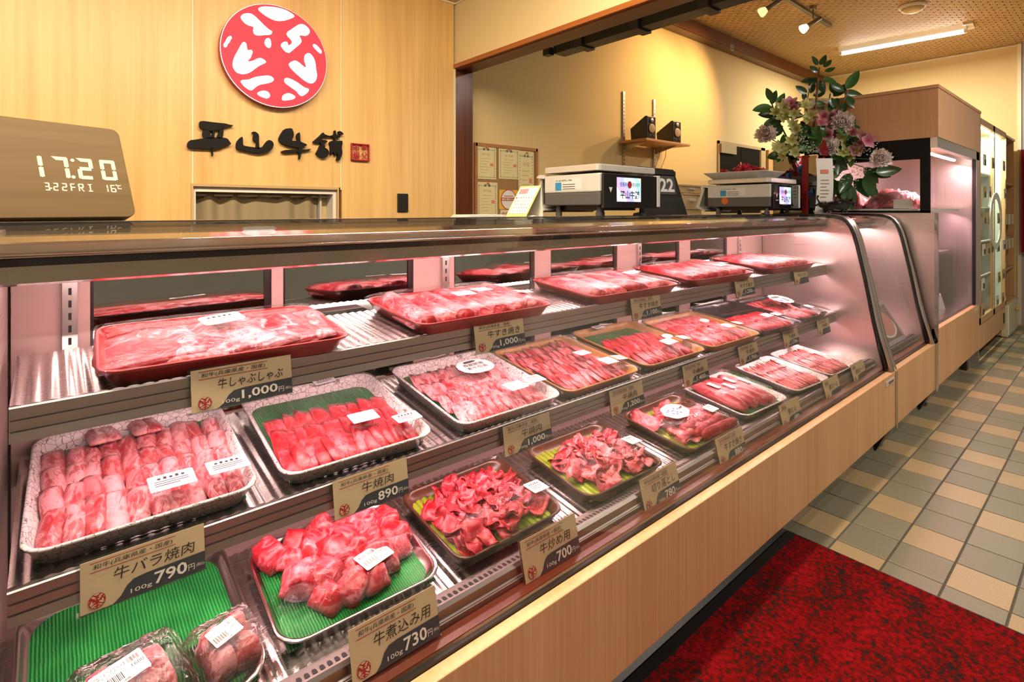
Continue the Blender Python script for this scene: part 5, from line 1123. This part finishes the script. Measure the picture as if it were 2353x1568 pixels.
# ------------------------------------------------------------------ tall cabinet
TX0, TX1, TY0, TY1 = 4.04, 5.395, .77, 1.52
tc_ = thing('tall_display_cabinet', 'tall refrigerated cabinet with wood fascia and pink lit meat', 'display cabinet', ((TX0 + TX1)/2, 1.1, 0)); T = lambda mb, n, m, **k: mb.build(n, m, tc_, world=True, **k)
m_wsal = wood('salmon_wood', (.60, .32, .16), (.70, .40, .22), 'z', 1, .4, fine=110)
T(boxm(TX0 - .004, TX1 + .004, TY0 - .004, TY1, 1.622, 1.918), 'fascia', m_wsal); T(boxm(TX0 - .008, TX1 + .008, TY0 - .008, TY1, 1.9185, 1.938), 'top_board', m_wsal)
T(boxm(TX0, TX1 - .02, TY0, TY0 + .03, .118, .464), 'front_panel', m_front, bevel=.002)
T(boxm(TX0 + .02, TX1 - .02, .83, .835, .002, .118), 'kick_plate', m_st)
T(boxm(TX0, TX0 + .02, TY0 + .005, TY1, .118, 1.163), 'side_panel', m_sty)
T(boxm(TX0 - .004, TX0 + .008, TY0 - .004, TY0 + .014, .10, 1.163), 'corner_post', m_chrome)
m_bframe = simple('black_band', (.006, .006, .006), .4, spec=.15)
T(MB().box(TX0 - .003, TX0 + .012, TY0 + .035, TY1, 1.495, 1.622).box(TX0 - .003, TX0 + .012, TY0 + .035, TY0 + .085, 1.164, 1.495).box(TX0 - .003, TX0 + .012, TY0 + .035, TY1, 1.164, 1.178).box(TX0 - .003, TX0 + .012, TY1 - .06, TY1, 1.178, 1.495), 'side_window_frame', m_bframe)
T(boxm(TX0 + .002, TX0 + .008, TY0 + .085, TY1 - .06, 1.178, 1.495), 'side_window', m_glass)
T(boxm(TX0 + .002, TX0 + .008, TY0, TY0 + .035, 1.164, 1.622), 'corner_glass', m_glass)
T(boxm(TX0 + .006, TX1 - .13, TY0 + .012, TY0 + .018, .475, 1.60), 'front_glass', m_glass)
T(MB().box(TX1 - .13, TX1 - .02, TY0, TY0 + .05, .464, 1.62), 'door_jamb', m_stz)
T(boxm(TX1 - .145, TX1 - .13, TY0 + .004, TY0 + .024, .47, 1.60), 'gasket', m_gasket)
T(boxm(TX0, TX1 - .02, TY0, TY0 + .04, 1.560, 1.622), 'head_rail', m_stz)
T(boxm(TX0 + .01, TX1 - .14, TY0 + .031, TY0 + .045, .455, .470), 'sill', m_gasket)
T(boxm(TX0 + .02, TX1 - .02, TY1 - .02, TY1, .118, 1.62), 'back_panel', m_stz)
T(boxm(TX1 - .02, TX1, TY0 + .005, TY1, .0, 1.62), 'far_side_panel', m_stz)
T(boxm(TX0 + .02, TX1 - .02, TY0 + .045, TY1 - .02, .43, .47), 'deck', m_st)
T(boxm(TX0 + .02, TX1 - .14, TY0 + .10, TY1 - .02, 1.172, 1.19), 'upper_shelf', m_white)
T(boxm(TX0 + .02, TX1 - .14, TY0 + .16, TY1 - .02, .86, .875), 'lower_shelf', m_st)
T(MB().tube([(TX0 + .06, TY0 + .12, 1.56), (TX1 - .2, TY0 + .12, 1.56)], .010, 8), 'lamp_tube', m_tube, smooth=True)
area('cabinet_tube_light', ((TX0 + TX1)/2 - .05, TY0 + .13, 1.54), TX1 - TX0 - .3, .02, 13, (1, .55, .58), (math.radians(18), 0, 0))
area('cabinet_tube_light', ((TX0 + TX1)/2 - .05, TY0 + .17, 1.16), TX1 - TX0 - .3, .02, 5, (1, .50, .55), (math.radians(18), 0, 0))
bb2 = atY(2243, 712, TY0); T(boxm(bb2.x - .06, bb2.x + .05, TY0 - .004, TY0 - .0005, .425, .447), 'maker_badge', simple('badge_silver', (.75, .74, .72), .3))
T(boxm(TX1 - .30, TX1 - .24, .800, .829, .001, .10), 'pipe_box', m_black)
def joint(x, y, z, l, w_, h_, rz, lab):
    t = thing('meat_block', lab, 'meat', (x, y, z), (0, 0, rz), 'large meat joints in the tall cabinet')
    me = slab(l, w_, h_, x*10, nu=9, nv=11, wob=.022, wf=10, rag=.10, k=3).mesh('meat', MEAT['chunk'], True); place('meat', me, t)
    me = slab(l*1.06, w_*1.08, h_*1.04, x*10, nu=14, nv=16, wob=.022, wf=10, rag=.14, k=3).mesh('plastic_wrap', m_bag, True); place('plastic_wrap', me, t)
joint(4.23, 1.31, 1.192, .24, .20, .10, .1, 'plastic wrapped meat joint at the back of the cabinet side window'); joint(4.21, 1.045, 1.192, .23, .20, .115, -.1, 'plastic wrapped meat joint in the middle of the cabinet side window'); joint(4.46, 1.02, 1.192, .22, .20, .10, .1, 'plastic wrapped meat joint nearest the cabinet corner')
pc = thing('price_card', 'small cream price card under the meat in the side window', 'price card', (4.075, .95, 1.20)); boxm(-.002, .0, -.05, .05, -.008, .05).build('card', m_paper, pc)
for x, y, lb in ((4.35, .90, 'nearest the window corner'), (4.62, .90, 'in the middle'), (4.9, .92, 'farthest along')):
    t = thing('price_stand', 'tent price card on the tall cabinet floor, ' + lb, 'price card', (x, y, .4705), (0, 0, .2), 'tent price cards on the floor of the tall cabinet')
    MB().prism([(-.03, 0), (.03, 0), (.004, .10), (-.004, .10)], -.07, .07).build('card', m_paper, t)
# framed photo inside the short showcase
fp = thing('framed_photo', 'grey framed food photo leaning inside the short showcase', 'picture frame', (3.545, .860, .4375), (-.54, 0, .0))
m_fr = simple('frame_grey', (.48, .42, .41), .35, metal=.3); MB().box(-.225, .225, 0, .012, 0, .022).box(-.225, .225, 0, .012, .213, .235).box(-.225, -.203, 0, .012, .022, .213).box(.203, .225, 0, .012, .022, .213).build('frame', m_fr, fp, bevel=.002)
boxm(-.203, .203, .005, .009, .022, .213).build('photo', simple('photo_brown', (.26, .15, .12), .3), fp)
MB().prism([(.05 + a*.14, .095 + b*.060) for a, b in circle(1, 30)], .0035, .0048, 'y').build('photo_plate', m_paper, fp)
MB().prism([(.05 + a*.125, .115 + b*.070) for a, b in circle(1, 30)], .0028, .0034, 'y').build('photo_food', simple('ham_pink', (.62, .27, .20), .4), fp)
# ------------------------------------------------------------------ glass door fridge
GX0, GX1 = 5.405, 6.69
gf = thing('glass_door_fridge', 'wooden framed fridge with two glass doors and a white ring', 'fridge', ((GX0 + GX1)/2, 1.1, 0)); G = lambda mb, n, m, **k: mb.build(n, m, gf, world=True, **k)
m_lw = wood('light_wood', (.52, .28, .10), (.66, .39, .17), 'z', 1, .4, fine=70)
G(MB().box(GX0, GX0 + .02, .79, 1.45, .02, 1.90).box(GX1 - .02, GX1, .79, 1.45, .02, 1.90).box(GX0, GX1, .79, 1.45, 1.885, 1.905).box(GX0 + .02, GX1 - .02, .80, 1.45, .24, .27), 'cabinet', m_lw)
G(boxm(GX0 + .02, GX1 - .02, 1.42, 1.44, .27, 1.885), 'liner', simple('liner_green', (.62, .70, .56), .4))
G(MB().box(GX0 + .021, GX0 + .026, .80, 1.42, .27, 1.885).box(GX1 - .026, GX1 - .021, .80, 1.42, .27, 1.885), 'side_liner', simple('liner_green', (.62, .70, .56), .4))
G(boxm(GX0, GX1, .775, .79, .105, .285), 'front_panel', m_front); G(boxm(GX0 + .02, GX1 - .02, .84, .85, .002, .105), 'kick_plate', m_black); G(boxm(GX1 - .12, GX1 - .06, .77, .775, .15, .24), 'vent', m_black)
GM = (GX0 + GX1)/2
for a, b in ((GX0, GM - .003), (GM + .003, GX1)):
    d = G(MB().box(a, a + .035, .77, .789, .30, 1.895).box(b - .035, b, .77, .789, .30, 1.895).box(a, b, .77, .789, .30, .35).box(a, b, .77, .789, 1.845, 1.895), 'door', m_lw)
    boxm(a + .035, b - .035, .778, .784, .35, 1.845).build('pane', m_glass, gf, world=True)
    MB().box(b - .042, b - .034, .766, .771, .35, 1.845).build('pane_edge', m_chrome, gf, world=True)
for z in (.60, .90, 1.20, 1.50): G(boxm(GX0 + .03, GX1 - .03, .86, 1.40, z, z + .012), 'shelf', m_white)
G(boxm(GX0 + .06, GX1 - .06, .81, .84, 1.86, 1.875), 'lamp_tube', emitter('fridge_tube', (.9, 1, .82), 8)); area('fridge_tube_light', (GM, .83, 1.85), 1.0, .03, 26, (.9, 1, .80), (math.radians(14), 0, 0))
r0 = atY(2288, 508, .765); mb = MB(); rg = []
mb_o = [(a*.30, b*.24) for a, b in circle(1, 40)]; mb_i = [(a*.22, b*.185) for a, b in circle(1, 40)]
n = 40; vs = [(p[0], y, p[1]) for y in (-.006, 0) for ring in (mb_o, mb_i) for p in ring]; fs = []
for k in range(n):
    k2 = (k+1) % n; fs += [(k, k2, n+k2, n+k), (2*n+k, 3*n+k, 3*n+k2, 2*n+k2), (k, 2*n+k, 2*n+k2, k2), (n+k, n+k2, 3*n+k2, 3*n+k)]
o = MB().add(vs, fs).build('ring_emblem', simple('ring_cream', (.80, .80, .66), .4), gf); o.location = Vector((GM, .762, r0.z)) - gf.location
for k in range(0):
    x = GX0 + .12 + k*.13
    for z in (.612, .912, 1.212): 
        if (k + int(z*10)) % 3 == 0: tag(MB().lathe([(.03, 0), (.032, .01), (.032, .12), (.012, .16), (.012, .20)], 10, R4(t=(x, 1.05, z))).build('drink_bottle', simple('bottle_green', (.20, .30, .12), .15), smooth=True), 'pale green drink bottle behind the glass doors', 'bottle', 'bottles inside the glass door fridge')
m_gold = simple('gold_card', (.55, .40, .14), .5)
ROWS = [520, 710, 872, 1056, 1250, 1400]
MC = [(625,508),(678,528),(625,708),(656,706),(625,872),(650,872),(620,1066),(648,1060),(670,1052),(615,1280),(613,1440),(745,545),(752,718),(712,870),(710,1045),(745,1035),(715,1235),(742,1215),(703,1380),(738,1362)]
def mc_label(a, b):
    near = lambda v: ROWS.index(min(ROWS, key=lambda r: abs(r - v)))
    mates = sorted(a2 for a2, b2 in MC if near(b2) == near(b) and (a2 < 690) == (a < 690)); i = mates.index(a)
    pos = [''] if len(mates) == 1 else ['left', 'right'] if len(mates) == 2 else ['left', 'middle', 'right']
    return '%s small gold price card in the %s row of the %s fridge door' % (pos[i] or 'single', ('top', 'second', 'third', 'fourth', 'fifth', 'bottom')[near(b)], 'nearer' if a < 690 else 'farther')
for k, (a, b) in enumerate(MC):
    q = atY(2030 + a/2.703, 180 + b/2.703, .768); t = thing('menu_card', mc_label(a, b), 'price card', (q.x, .7645, q.z - .045), group='price cards on the glass door fridge')
    boxm(-.07, .07, -.001, 0, 0, .09).build('card', m_gold if k % 3 else m_paper, t); boxm(-.005, .065, -.0018, -.0011, .008, .05).build('card_band', m_navy, t)
# ------------------------------------------------------------------ open shelf with seasonings, cream chest
bs = thing('open_shelf', 'tall open wooden shelf beyond the glass door fridge', 'shelf', (7.08, 1.0, 0)); S_ = lambda mb, n, m, **k: mb.build(n, m, bs, world=True, **k)
SX, SE = 6.715, 7.46
S_(boxm(SX, SX + .02, .80, 1.25, .335, 1.88), 'side_panel', m_lw); S_(boxm(SE - .02, SE, .80, 1.25, .002, 1.88), 'side_panel', m_lw); S_(boxm(SX, SE, 1.24, 1.26, .335, 1.88), 'back_panel', m_lw); S_(boxm(SX, SE, .79, 1.26, 1.88, 1.90), 'top_board', m_lw)
shz = [.62, .93, 1.165, 1.45]
for z in shz: S_(boxm(SX + .02, SE - .02, .80, 1.24, z - .02, z), 'shelf_board', m_lw)
bm_ = [simple('soy_brown', (.10, .03, .01), .2), simple('sauce_amber', (.45, .17, .03), .2), simple('jar_clear', (.6, .58, .5), .15), simple('sauce_red', (.4, .04, .02), .25)]
k = 0
for z, row in ((1.165, [(6.85, .86, .14), (6.93, .90, .20), (7.03, .88, .12), (7.13, .87, .10)]), (.93, [(6.80, .86, .12), (6.92, .85, .12), (7.02, .85, .13), (7.14, .86, .12)])):
    for x, y, h_ in row:
        t = thing('seasoning_bottle', ('dark soy sauce bottle', 'amber sauce bottle', 'clear seasoning jar', 'red chilli bottle')[k % 4] + (' on the upper bottle shelf' if z > 1 else ' on the lower bottle shelf'), 'bottle', (x, y, z + .0005), group='seasonings on the open shelf')
        MB().lathe([(.026, 0), (.028, .006), (.028, h_*.62), (.014, h_*.78), (.012, h_*.9)], 12).build('bottle', bm_[k % 4], t, smooth=True); MB().lathe([(.014, h_*.9), (.014, h_)], 10).build('cap', m_pred if k % 2 else m_black, t); boxm(-.018, .018, -.0292, -.0280, h_*.15, h_*.5).build('bottle_label', m_yel if k % 3 else m_white, t); k += 1
for z in (1.165, .93):
    for i in range(5):
        t = tag(boxm(6.78 + i*.11, 6.87 + i*.11, .785, .799, z - .12, z - .022).build('shelf_card', m_gold if i % 2 else m_paper), ('first', 'second', 'third', 'fourth', 'fifth')[i] + ' hanging card along the ' + ('upper' if z > 1 else 'lower') + ' bottle shelf edge', 'card', 'hanging cards on the %s bottle shelf' % ('upper' if z > 1 else 'lower'))
tag(boxm(6.80, 6.86, .85, 1.05, 1.4505, 1.58).build('gift_box', simple('box_brown', (.40, .22, .10), .6), bevel=.002), 'brown gift box on the top board of the open shelf', 'box')
ch = thing('cream_chest', 'low cream chest with a small wooden knob by the open shelf', 'chest', (7.0, .95, 0)); boxm(-.28, .30, -.19, .25, .002, .31).build('body', simple('cream_paint', (.72, .66, .48), .5), ch, bevel=.003); boxm(-.275, .295, -.196, -.19, .02, .295).build('door', simple('cream_paint', (.72, .66, .48), .5), ch); boxm(-.285, .305, -.19, .25, .3105, .333).build('lid', m_lw, ch)
MB().lathe([(.012, 0), (.014, .012), (.018, .022), (.010, .030)], 12, R4(PI/2, 0, 0, (.10, -.196, .22))).build('knob', m_lw, ch, smooth=True)
tag(MB().grid(lambda i, j: (7.50 + .012*math.sin(i*22), .60 + .15*i, .75 + 1.05*j), 24, 2).build('red_curtain', simple('red_cloth', (.30, .008, .02), .85), smooth=True), 'dark red cloth hanging at the far right edge', 'curtain')
# ------------------------------------------------------------------ flower arrangement
fr_ = random.Random(5)
VX0, VX1, VY0, VY1, VH = 3.745, 3.945, 1.33, 1.61, .385
fa = thing('flower_arrangement', 'congratulatory flower arrangement in a square vase with red ribbon', 'flowers', ((VX0 + VX1)/2, (VY0 + VY1)/2, 1.152)); o0 = fa.location.copy()
Q = lambda mb, n, m, **k: mb.build(n, m, fa, **k)
vx, vy = (VX1 - VX0)/2, (VY1 - VY0)/2
m_vase = clear('vase_glass', (.30, .33, .33), 1.0, 0, 1.5, base=.14)
for n_, a in (('vase_wall', (-vx, vx, -vy, -vy + .006)), ('vase_wall', (-vx, vx, vy - .006, vy)), ('vase_wall', (-vx, -vx + .006, -vy, vy)), ('vase_wall', (vx - .006, vx, -vy, vy))): Q(boxm(*a, 0, VH), n_, m_vase)
Q(boxm(-vx, vx, -vy, vy, 0, .012), 'vase_base', m_vase)
for sx in (-1, 1):
    for sy in (-1, 1): Q(boxm(sx*vx - .003, sx*vx + .003, sy*vy - .003, sy*vy + .003, .0, VH), 'vase_edge', m_chrome)
Q(MB().box(-vx, vx, -vy - .001, -vy + .007, VH, VH + .003).box(-vx - .001, -vx + .007, -vy, vy, VH, VH + .003), 'vase_rim', m_chrome)
Q(boxm(-vx + .02, vx - .02, -vy + .02, vy - .02, .012, .33), 'floral_foam', simple('foam_dark', (.015, .02, .03), .5))
m_cello = simple('blue_cellophane', (.02, .07, .22), .15)
for i in range(9): place('cellophane', slab(.12, .07, .006, i + 40, wob=.03, wf=20).mesh('cellophane', m_cello, True), fa, (-vx + .018, fr_.uniform(-.07, .07), fr_.uniform(.10, .30)), (fr_.uniform(0, 3), 1.5, fr_.uniform(-.4, .4)))
m_rib = simple('red_ribbon', (.28, .006, .012), .35)
Q(MB().box(-vx - .002, -vx - .0005, -.085, -.045, 0, VH).box(-.02, .03, -vy - .002, -vy - .0005, 0, VH), 'ribbon_band', m_rib)
for a0 in (-1, 1):
    Q(MB().grid(lambda i, j: (.005 + a0*.10*math.sin(PI*i), -vy - .012 - .02*j, VH + .012 + .035*math.sin(2*PI*i)*(.4 + .6*math.sin(PI*i)) + .05*math.sin(PI*i) + .030*(j - .5)), 16, 3), 'ribbon_bow', m_rib, smooth=True)
def fpx(x, y, back=0.0):
    d = ray(x, y); dep = min(3.62 + back, 4.0/d.x - .01); return Vector((0, 0, H)) + d*dep - o0
def card_pt(i, j): return fpx(1871 + 4*math.sin(3*j) + 38*i + (1 - j)*4, 364 + 129*j, -.17 - .012*math.sin(PI*j))
Q(MB().grid(card_pt, 4, 14), 'message_card', simple('card_white', (.85, .82, .80), .35), smooth=True)
def card_bars(rows_, m, n):
    mb = MB()
    for y0, y1, x0, x1 in rows_:
        q = [card_pt(x0, y0), card_pt(x1, y0), card_pt(x1, y1), card_pt(x0, y1)]; mb.add([p - ray(1890, 420).normalized()*.004 for p in q], [(0, 1, 2, 3)])
    Q(mb, n, m, fix=False)
card_bars([(.20, .27, .25, .72)], m_stamp, 'card_title'); card_bars([(.38 + .06*k, .395 + .06*k, .25, .75 - .15*(k % 3 == 2)) for k in range(6)], m_faint, 'card_print')
m_leaf = simple('leaf_green', (.022, .085, .020), .28, coat=.2); m_leaf2 = simple('leaf_light', (.05, .15, .025), .35); m_stem = simple('stem_brown', (.22, .10, .035), .6); m_stemg = simple('stem_green', (.05, .10, .02), .6)
def leaf_me(L_, W_, seed):
    mb = MB(); r_ = random.Random(seed); cv = r_.uniform(.1, .35)
    def fn(i, j):
        s = math.sin(PI*i**.8)**.75 if 0 < i < 1 else 0; u = 2*j - 1
        return (W_/2*u*s, L_*i, .12*W_*abs(u)*s + cv*L_*(i - i*i)*-1 + L_*.1*i)
    return mb.grid(fn, 8, 4).mesh('leaf', m_leaf if seed % 3 else m_leaf2, True)
LV = [leaf_me(1, .48, k) for k in range(5)]
camd = ray(1880, 300).normalized()
def put_leaf(x, y, L_, ang, tw=0):
    """leaf at photo point, pointing along picture angle ang (degrees from right, ccw)"""
    a = math.radians(ang); right = Vector((_s, -_c, 0)); up = Vector((0, 0, 1)); dy = (right*math.cos(a) + up*math.sin(a) + camd*fr_.uniform(-.3, .3)).normalized()
    nz = (-camd + up*.35 + right*fr_.uniform(-.4, .4)); dx = dy.cross(nz).normalized(); nz = dx.cross(dy)
    M = Matrix((dx, dy, nz)).transposed().to_4x4(); o = place('leaf', fr_.choice(LV), fa, fpx(x, y, fr_.uniform(-.06, .06)), M.to_euler()); o.scale = (L_*.0029,)*3
def stem(pts, r=.004, m=m_stem):
    Q(MB().tube([fpx(x, y, b_) for x, y, b_ in pts], [r*(1 - .4*i/len(pts)) for i in range(len(pts))], 6), 'stem', m, smooth=True)
stem([(1862, 365, 0), (1868, 300, 0), (1875, 240, 0), (1880, 180, 0), (1883, 155, 0)], .009); stem([(1885, 360, .02), (1893, 300, .02), (1902, 250, .02), (1908, 215, .02)], .006)
stem([(1890, 380, -.05), (1900, 330, -.05), (1905, 260, -.05), (1912, 225, -.05)], .007, m_stemg); stem([(1915, 380, 0), (1925, 300, 0), (1937, 235, 0), (1950, 205, 0)], .007)
stem([(1850, 380, 0), (1810, 320, 0), (1780, 260, 0), (1770, 225, 0)], .006, m_stemg); stem([(1860, 380, 0), (1855, 300, 0), (1853, 240, 0), (1860, 205, 0)], .005, m_stemg)
for x, y, L_, a in [(1880,150,28,130),(1885,150,30,60),(1893,155,28,45),(1895,165,26,20),(1880,165,26,150),(1870,180,34,200),(1890,180,30,-20),(1883,185,34,-70),(1876,178,30,230),(1895,178,22,-40),
    (1945,205,48,55),(1940,210,40,150),(1918,215,30,110),(1915,222,44,40),(1938,212,48,-15),(1945,222,36,-50),(1925,225,44,-120),(1940,235,34,-100),(1910,225,30,-70),
    (1775,232,34,115),(1772,240,34,70),(1785,245,36,60),(1775,245,52,195),(1785,262,48,185),(1790,250,50,15),(1795,275,48,-160),(1800,260,50,-10),(1805,268,44,200),
    (1855,215,34,150),(1862,215,30,75),(1868,220,30,10),(1850,232,26,100),(1870,235,26,-10),
    (1800,300,50,190),(1805,320,50,240),(1820,310,48,-60),(1790,330,36,-90),(1800,290,44,200),(1895,330,44,-15),(1890,318,44,140),(1895,345,40,-10),(1885,350,36,190),
    (1915,410,60,-100),(1925,415,62,-70),(1945,420,66,-80),(1960,415,70,-30),(1970,410,50,-60),(1990,400,55,-75),(2010,395,55,5),(1985,385,50,-50),(1930,395,60,-170),(1955,398,55,-120),(1900,395,50,-80),(1998,390,46,-20),(1880,395,40,-110)]: put_leaf(x, y, L_, a)
def petal(L_, W_, cup=.3):
    return MB().grid(lambda i, j: (W_/2*(2*j - 1)*math.sin(PI*(.12 + .83*i))**.8, L_*i, cup*L_*i*i + .15*W_*abs(2*j - 1)), 5, 3)
def bloom(n, layers, L_, W_, seed, cup=.4, spread=1.0, ruffle=0):
    mb = MB(); r_ = random.Random(seed)
    for l in range(layers):
        tl = (l/max(1, layers - 1) if layers > 1 else .2)
        for k in range(n):
            a = 2*PI*(k + .5*(l % 2))/n + r_.uniform(-.15, .15); el = (.15 + tl*1.15)*spread
            M = Matrix.Rotation(a, 4, 'Z') @ Matrix.Rotation(el + r_.uniform(-.1, .1), 4, 'X') @ Matrix.Diagonal((1, 1 - .25*tl + r_.uniform(-.08, .08), 1, 1))
            p = petal(L_*(1 - .2*tl), W_, cup); mb.add([(x + ruffle*r_.uniform(-1, 1), y + ruffle*r_.uniform(-1, 1), z + ruffle*r_.uniform(-1, 1)) for x, y, z in p.v], p.f, M)
    return mb
def petal_mat(name, c1, c2):
    m, nt, b, N, L = new_mat(name); tc = N.new('ShaderNodeTexCoord'); ln = N.new('ShaderNodeVectorMath'); ln.operation = 'LENGTH'; L.new(tc.outputs['Object'], ln.inputs[0]); mr = N.new('ShaderNodeMapRange'); mr.inputs[2].default_value = .075; L.new(ln.outputs['Value'], mr.inputs[0])
    r = ramp(N, [(.15, c1), (.7, c2)]); L.new(mr.outputs[0], r.inputs[0]); L.new(r.outputs[0], b.inputs['Base Color']); b.inputs['Roughness'].default_value = .6; tl = N.new('ShaderNodeBsdfTranslucent'); L.new(r.outputs[0], tl.inputs[0]); mxs = N.new('ShaderNodeMixShader'); mxs.inputs[0].default_value = .35; L.new(b.outputs[0], mxs.inputs[1]); L.new(tl.outputs[0], mxs.inputs[2]); L.new(mxs.outputs[0], N['Material Output'].inputs['Surface']); return m
BL = dict(carn=[bloom(16, 6, .072, .040, k, .22, 1.0, .006).mesh('carnation', petal_mat('carnation_pink', (.90, .48, .50), (.95, .86, .82)), True) for k in range(3)],
          orch=[bloom(5, 1, .075, .052, k, .12, .9).mesh('orchid', petal_mat('orchid_pink', (.55, .06, .14), (.74, .42, .50)), True) for k in range(3)],
          alst=[bloom(6, 1, .055, .026, k, .18, .9).mesh('alstroemeria', petal_mat('alstroemeria_cream', (.50, .55, .14), (.84, .80, .52)), True) for k in range(3)],
          dian=[bloom(16, 6, .055, .010, k, .1, 1.1, .003).mesh('dianthus', simple('dianthus_green', (.07, .17, .02), .8), True) for k in range(2)],
          mag=[bloom(6, 1, .045, .024, k, .3, 2.0).mesh('small_flower', simple('magenta_petal', (.42, .02, .08), .6), True) for k in range(1)])
def flower(kind, x, y, s=1, back=-.06):
    nz = (-camd + Vector((fr_.uniform(-.5, .5), fr_.uniform(-.5, .5), fr_.uniform(-.1, .6)))).normalized(); M = nz.to_track_quat('Z', 'Y').to_euler()
    o = place(BL[kind][0].name.split('.')[0], fr_.choice(BL[kind]), fa, fpx(x, y, back + fr_.uniform(-.03, .03)), M); o.scale = (s,)*3
for i in range(64): put_leaf(min(1955, max(1800, fr_.gauss(1878, 46))), min(385, max(285, fr_.gauss(335, 30))), fr_.uniform(30, 52), fr_.uniform(0, 360))
for x, y, s in [(1762, 310, 1.05), (1935, 283, 1.1), (1903, 340, 1.1), (2023, 365, .95)]: flower('carn', x, y, s)
for x, y in [(1893, 268), (1910, 270), (1885, 282), (1905, 290), (1925, 262), (1815, 240), (1822, 250), (1905, 310), (1958, 305), (1985, 315), (1992, 325), (1975, 330), (1968, 345), (1915, 318)]: flower('orch', x, y, fr_.uniform(.62, .85))
for x, y in [(1800, 250), (1812, 262), (1825, 258), (1790, 262), (1843, 248), (1850, 240), (1858, 275), (1825, 290), (1800, 265), (1835, 300), (1818, 320), (1825, 335), (1780, 345), (1795, 350), (1800, 360), (1785, 338), (1940, 320), (1945, 340), (1960, 345), (1955, 355), (1935, 350), (1968, 350), (1862, 265), (1812, 345), (1822, 350)]: flower('alst', x + fr_.uniform(-4, 4), y + fr_.uniform(-4, 4), fr_.uniform(.8, 1.15), -.10)
for x, y in [(1868, 323), (1880, 330), (1958, 325)]: flower('dian', x, y, 1.0, -.02)
for x, y in [(1825, 265), (1830, 272), (1845, 285)]: flower('mag', x, y, .8)
mb = MB(); ico = [(0, 0, 1), (.9, 0, -.4), (-.5, .8, -.4), (-.5, -.8, -.4)]
for i in range(230):
    ci = fr_.choice([(1845, 312, 16, 14), (1850, 330, 14, 14), (1870, 345, 16, 8), (1985, 385, 26, 16), (1960, 395, 30, 20), (1995, 345, 18, 14), (1945, 410, 22, 16)])
    p = fpx(ci[0] + fr_.gauss(0, ci[2]*.6), ci[1] + fr_.gauss(0, ci[3]*.7), -.10 + fr_.uniform(-.04, .04)); r_ = fr_.uniform(.004, .007)
    mb.add([p + Vector(v)*r_ for v in ico], [(0, 1, 2), (0, 2, 3), (0, 3, 1), (1, 3, 2)])
o = Q(mb, 'baby_breath', simple('breath_white', (.85, .82, .78), .7)); o['kind'] = 'stuff'
for pts in ([(1870, 370), (1950, 390)], [(1880, 365), (1985, 385)], [(1870, 372), (1995, 345)], [(1865, 375), (1845, 315)], [(1850, 380), (1780, 345)], [(1845, 380), (1765, 315)], [(1900, 375), (2020, 368)], [(1890, 370), (1935, 290)], [(1890, 370), (1985, 325)], [(1860, 380), (1815, 260)]): stem([(pts[0][0], pts[0][1], 0), ((pts[0][0] + pts[1][0])/2, (pts[0][1] + pts[1][1])/2 - 8, -.03), (pts[1][0], pts[1][1], -.05)], .004, m_stemg)
# greeting placard
a, b, c_, d = fpx(1858, 226, .05), fpx(1921, 226, .05), fpx(1921, 268, .05), fpx(1858, 268, .05)
pl = MB().add([a, b, c_, d] + [p + camd*.004 for p in (a, b, c_, d)], [(0, 1, 2, 3), (4, 7, 6, 5), (0, 4, 5, 1), (1, 5, 6, 2), (2, 6, 7, 3), (3, 7, 4, 0)]); Q(pl, 'placard', simple('placard_cream', (.80, .68, .45), .6))
ex = (b - a).normalized(); ez = (a - d).normalized(); en = ex.cross(ez); Mpl = Matrix((ex, ez, en)).transposed().to_4x4(); Mpl.translation = d - camd*.003; W_ = (b - a).length; H_ = (a - d).length
mb = MB(); text_in(mb, '御祝', W_*.32, W_*.70, H_*.68, H_*.90, Mpl, 0, .01); Q(mb, 'placard_title', m_stamp, fix=False)
mb = MB(); text_in(mb, '(株)佳', W_*.12, W_*.60, H_*.35, H_*.58, Mpl, 0, .01); Q(mb, 'placard_print', m_pdark, fix=False)
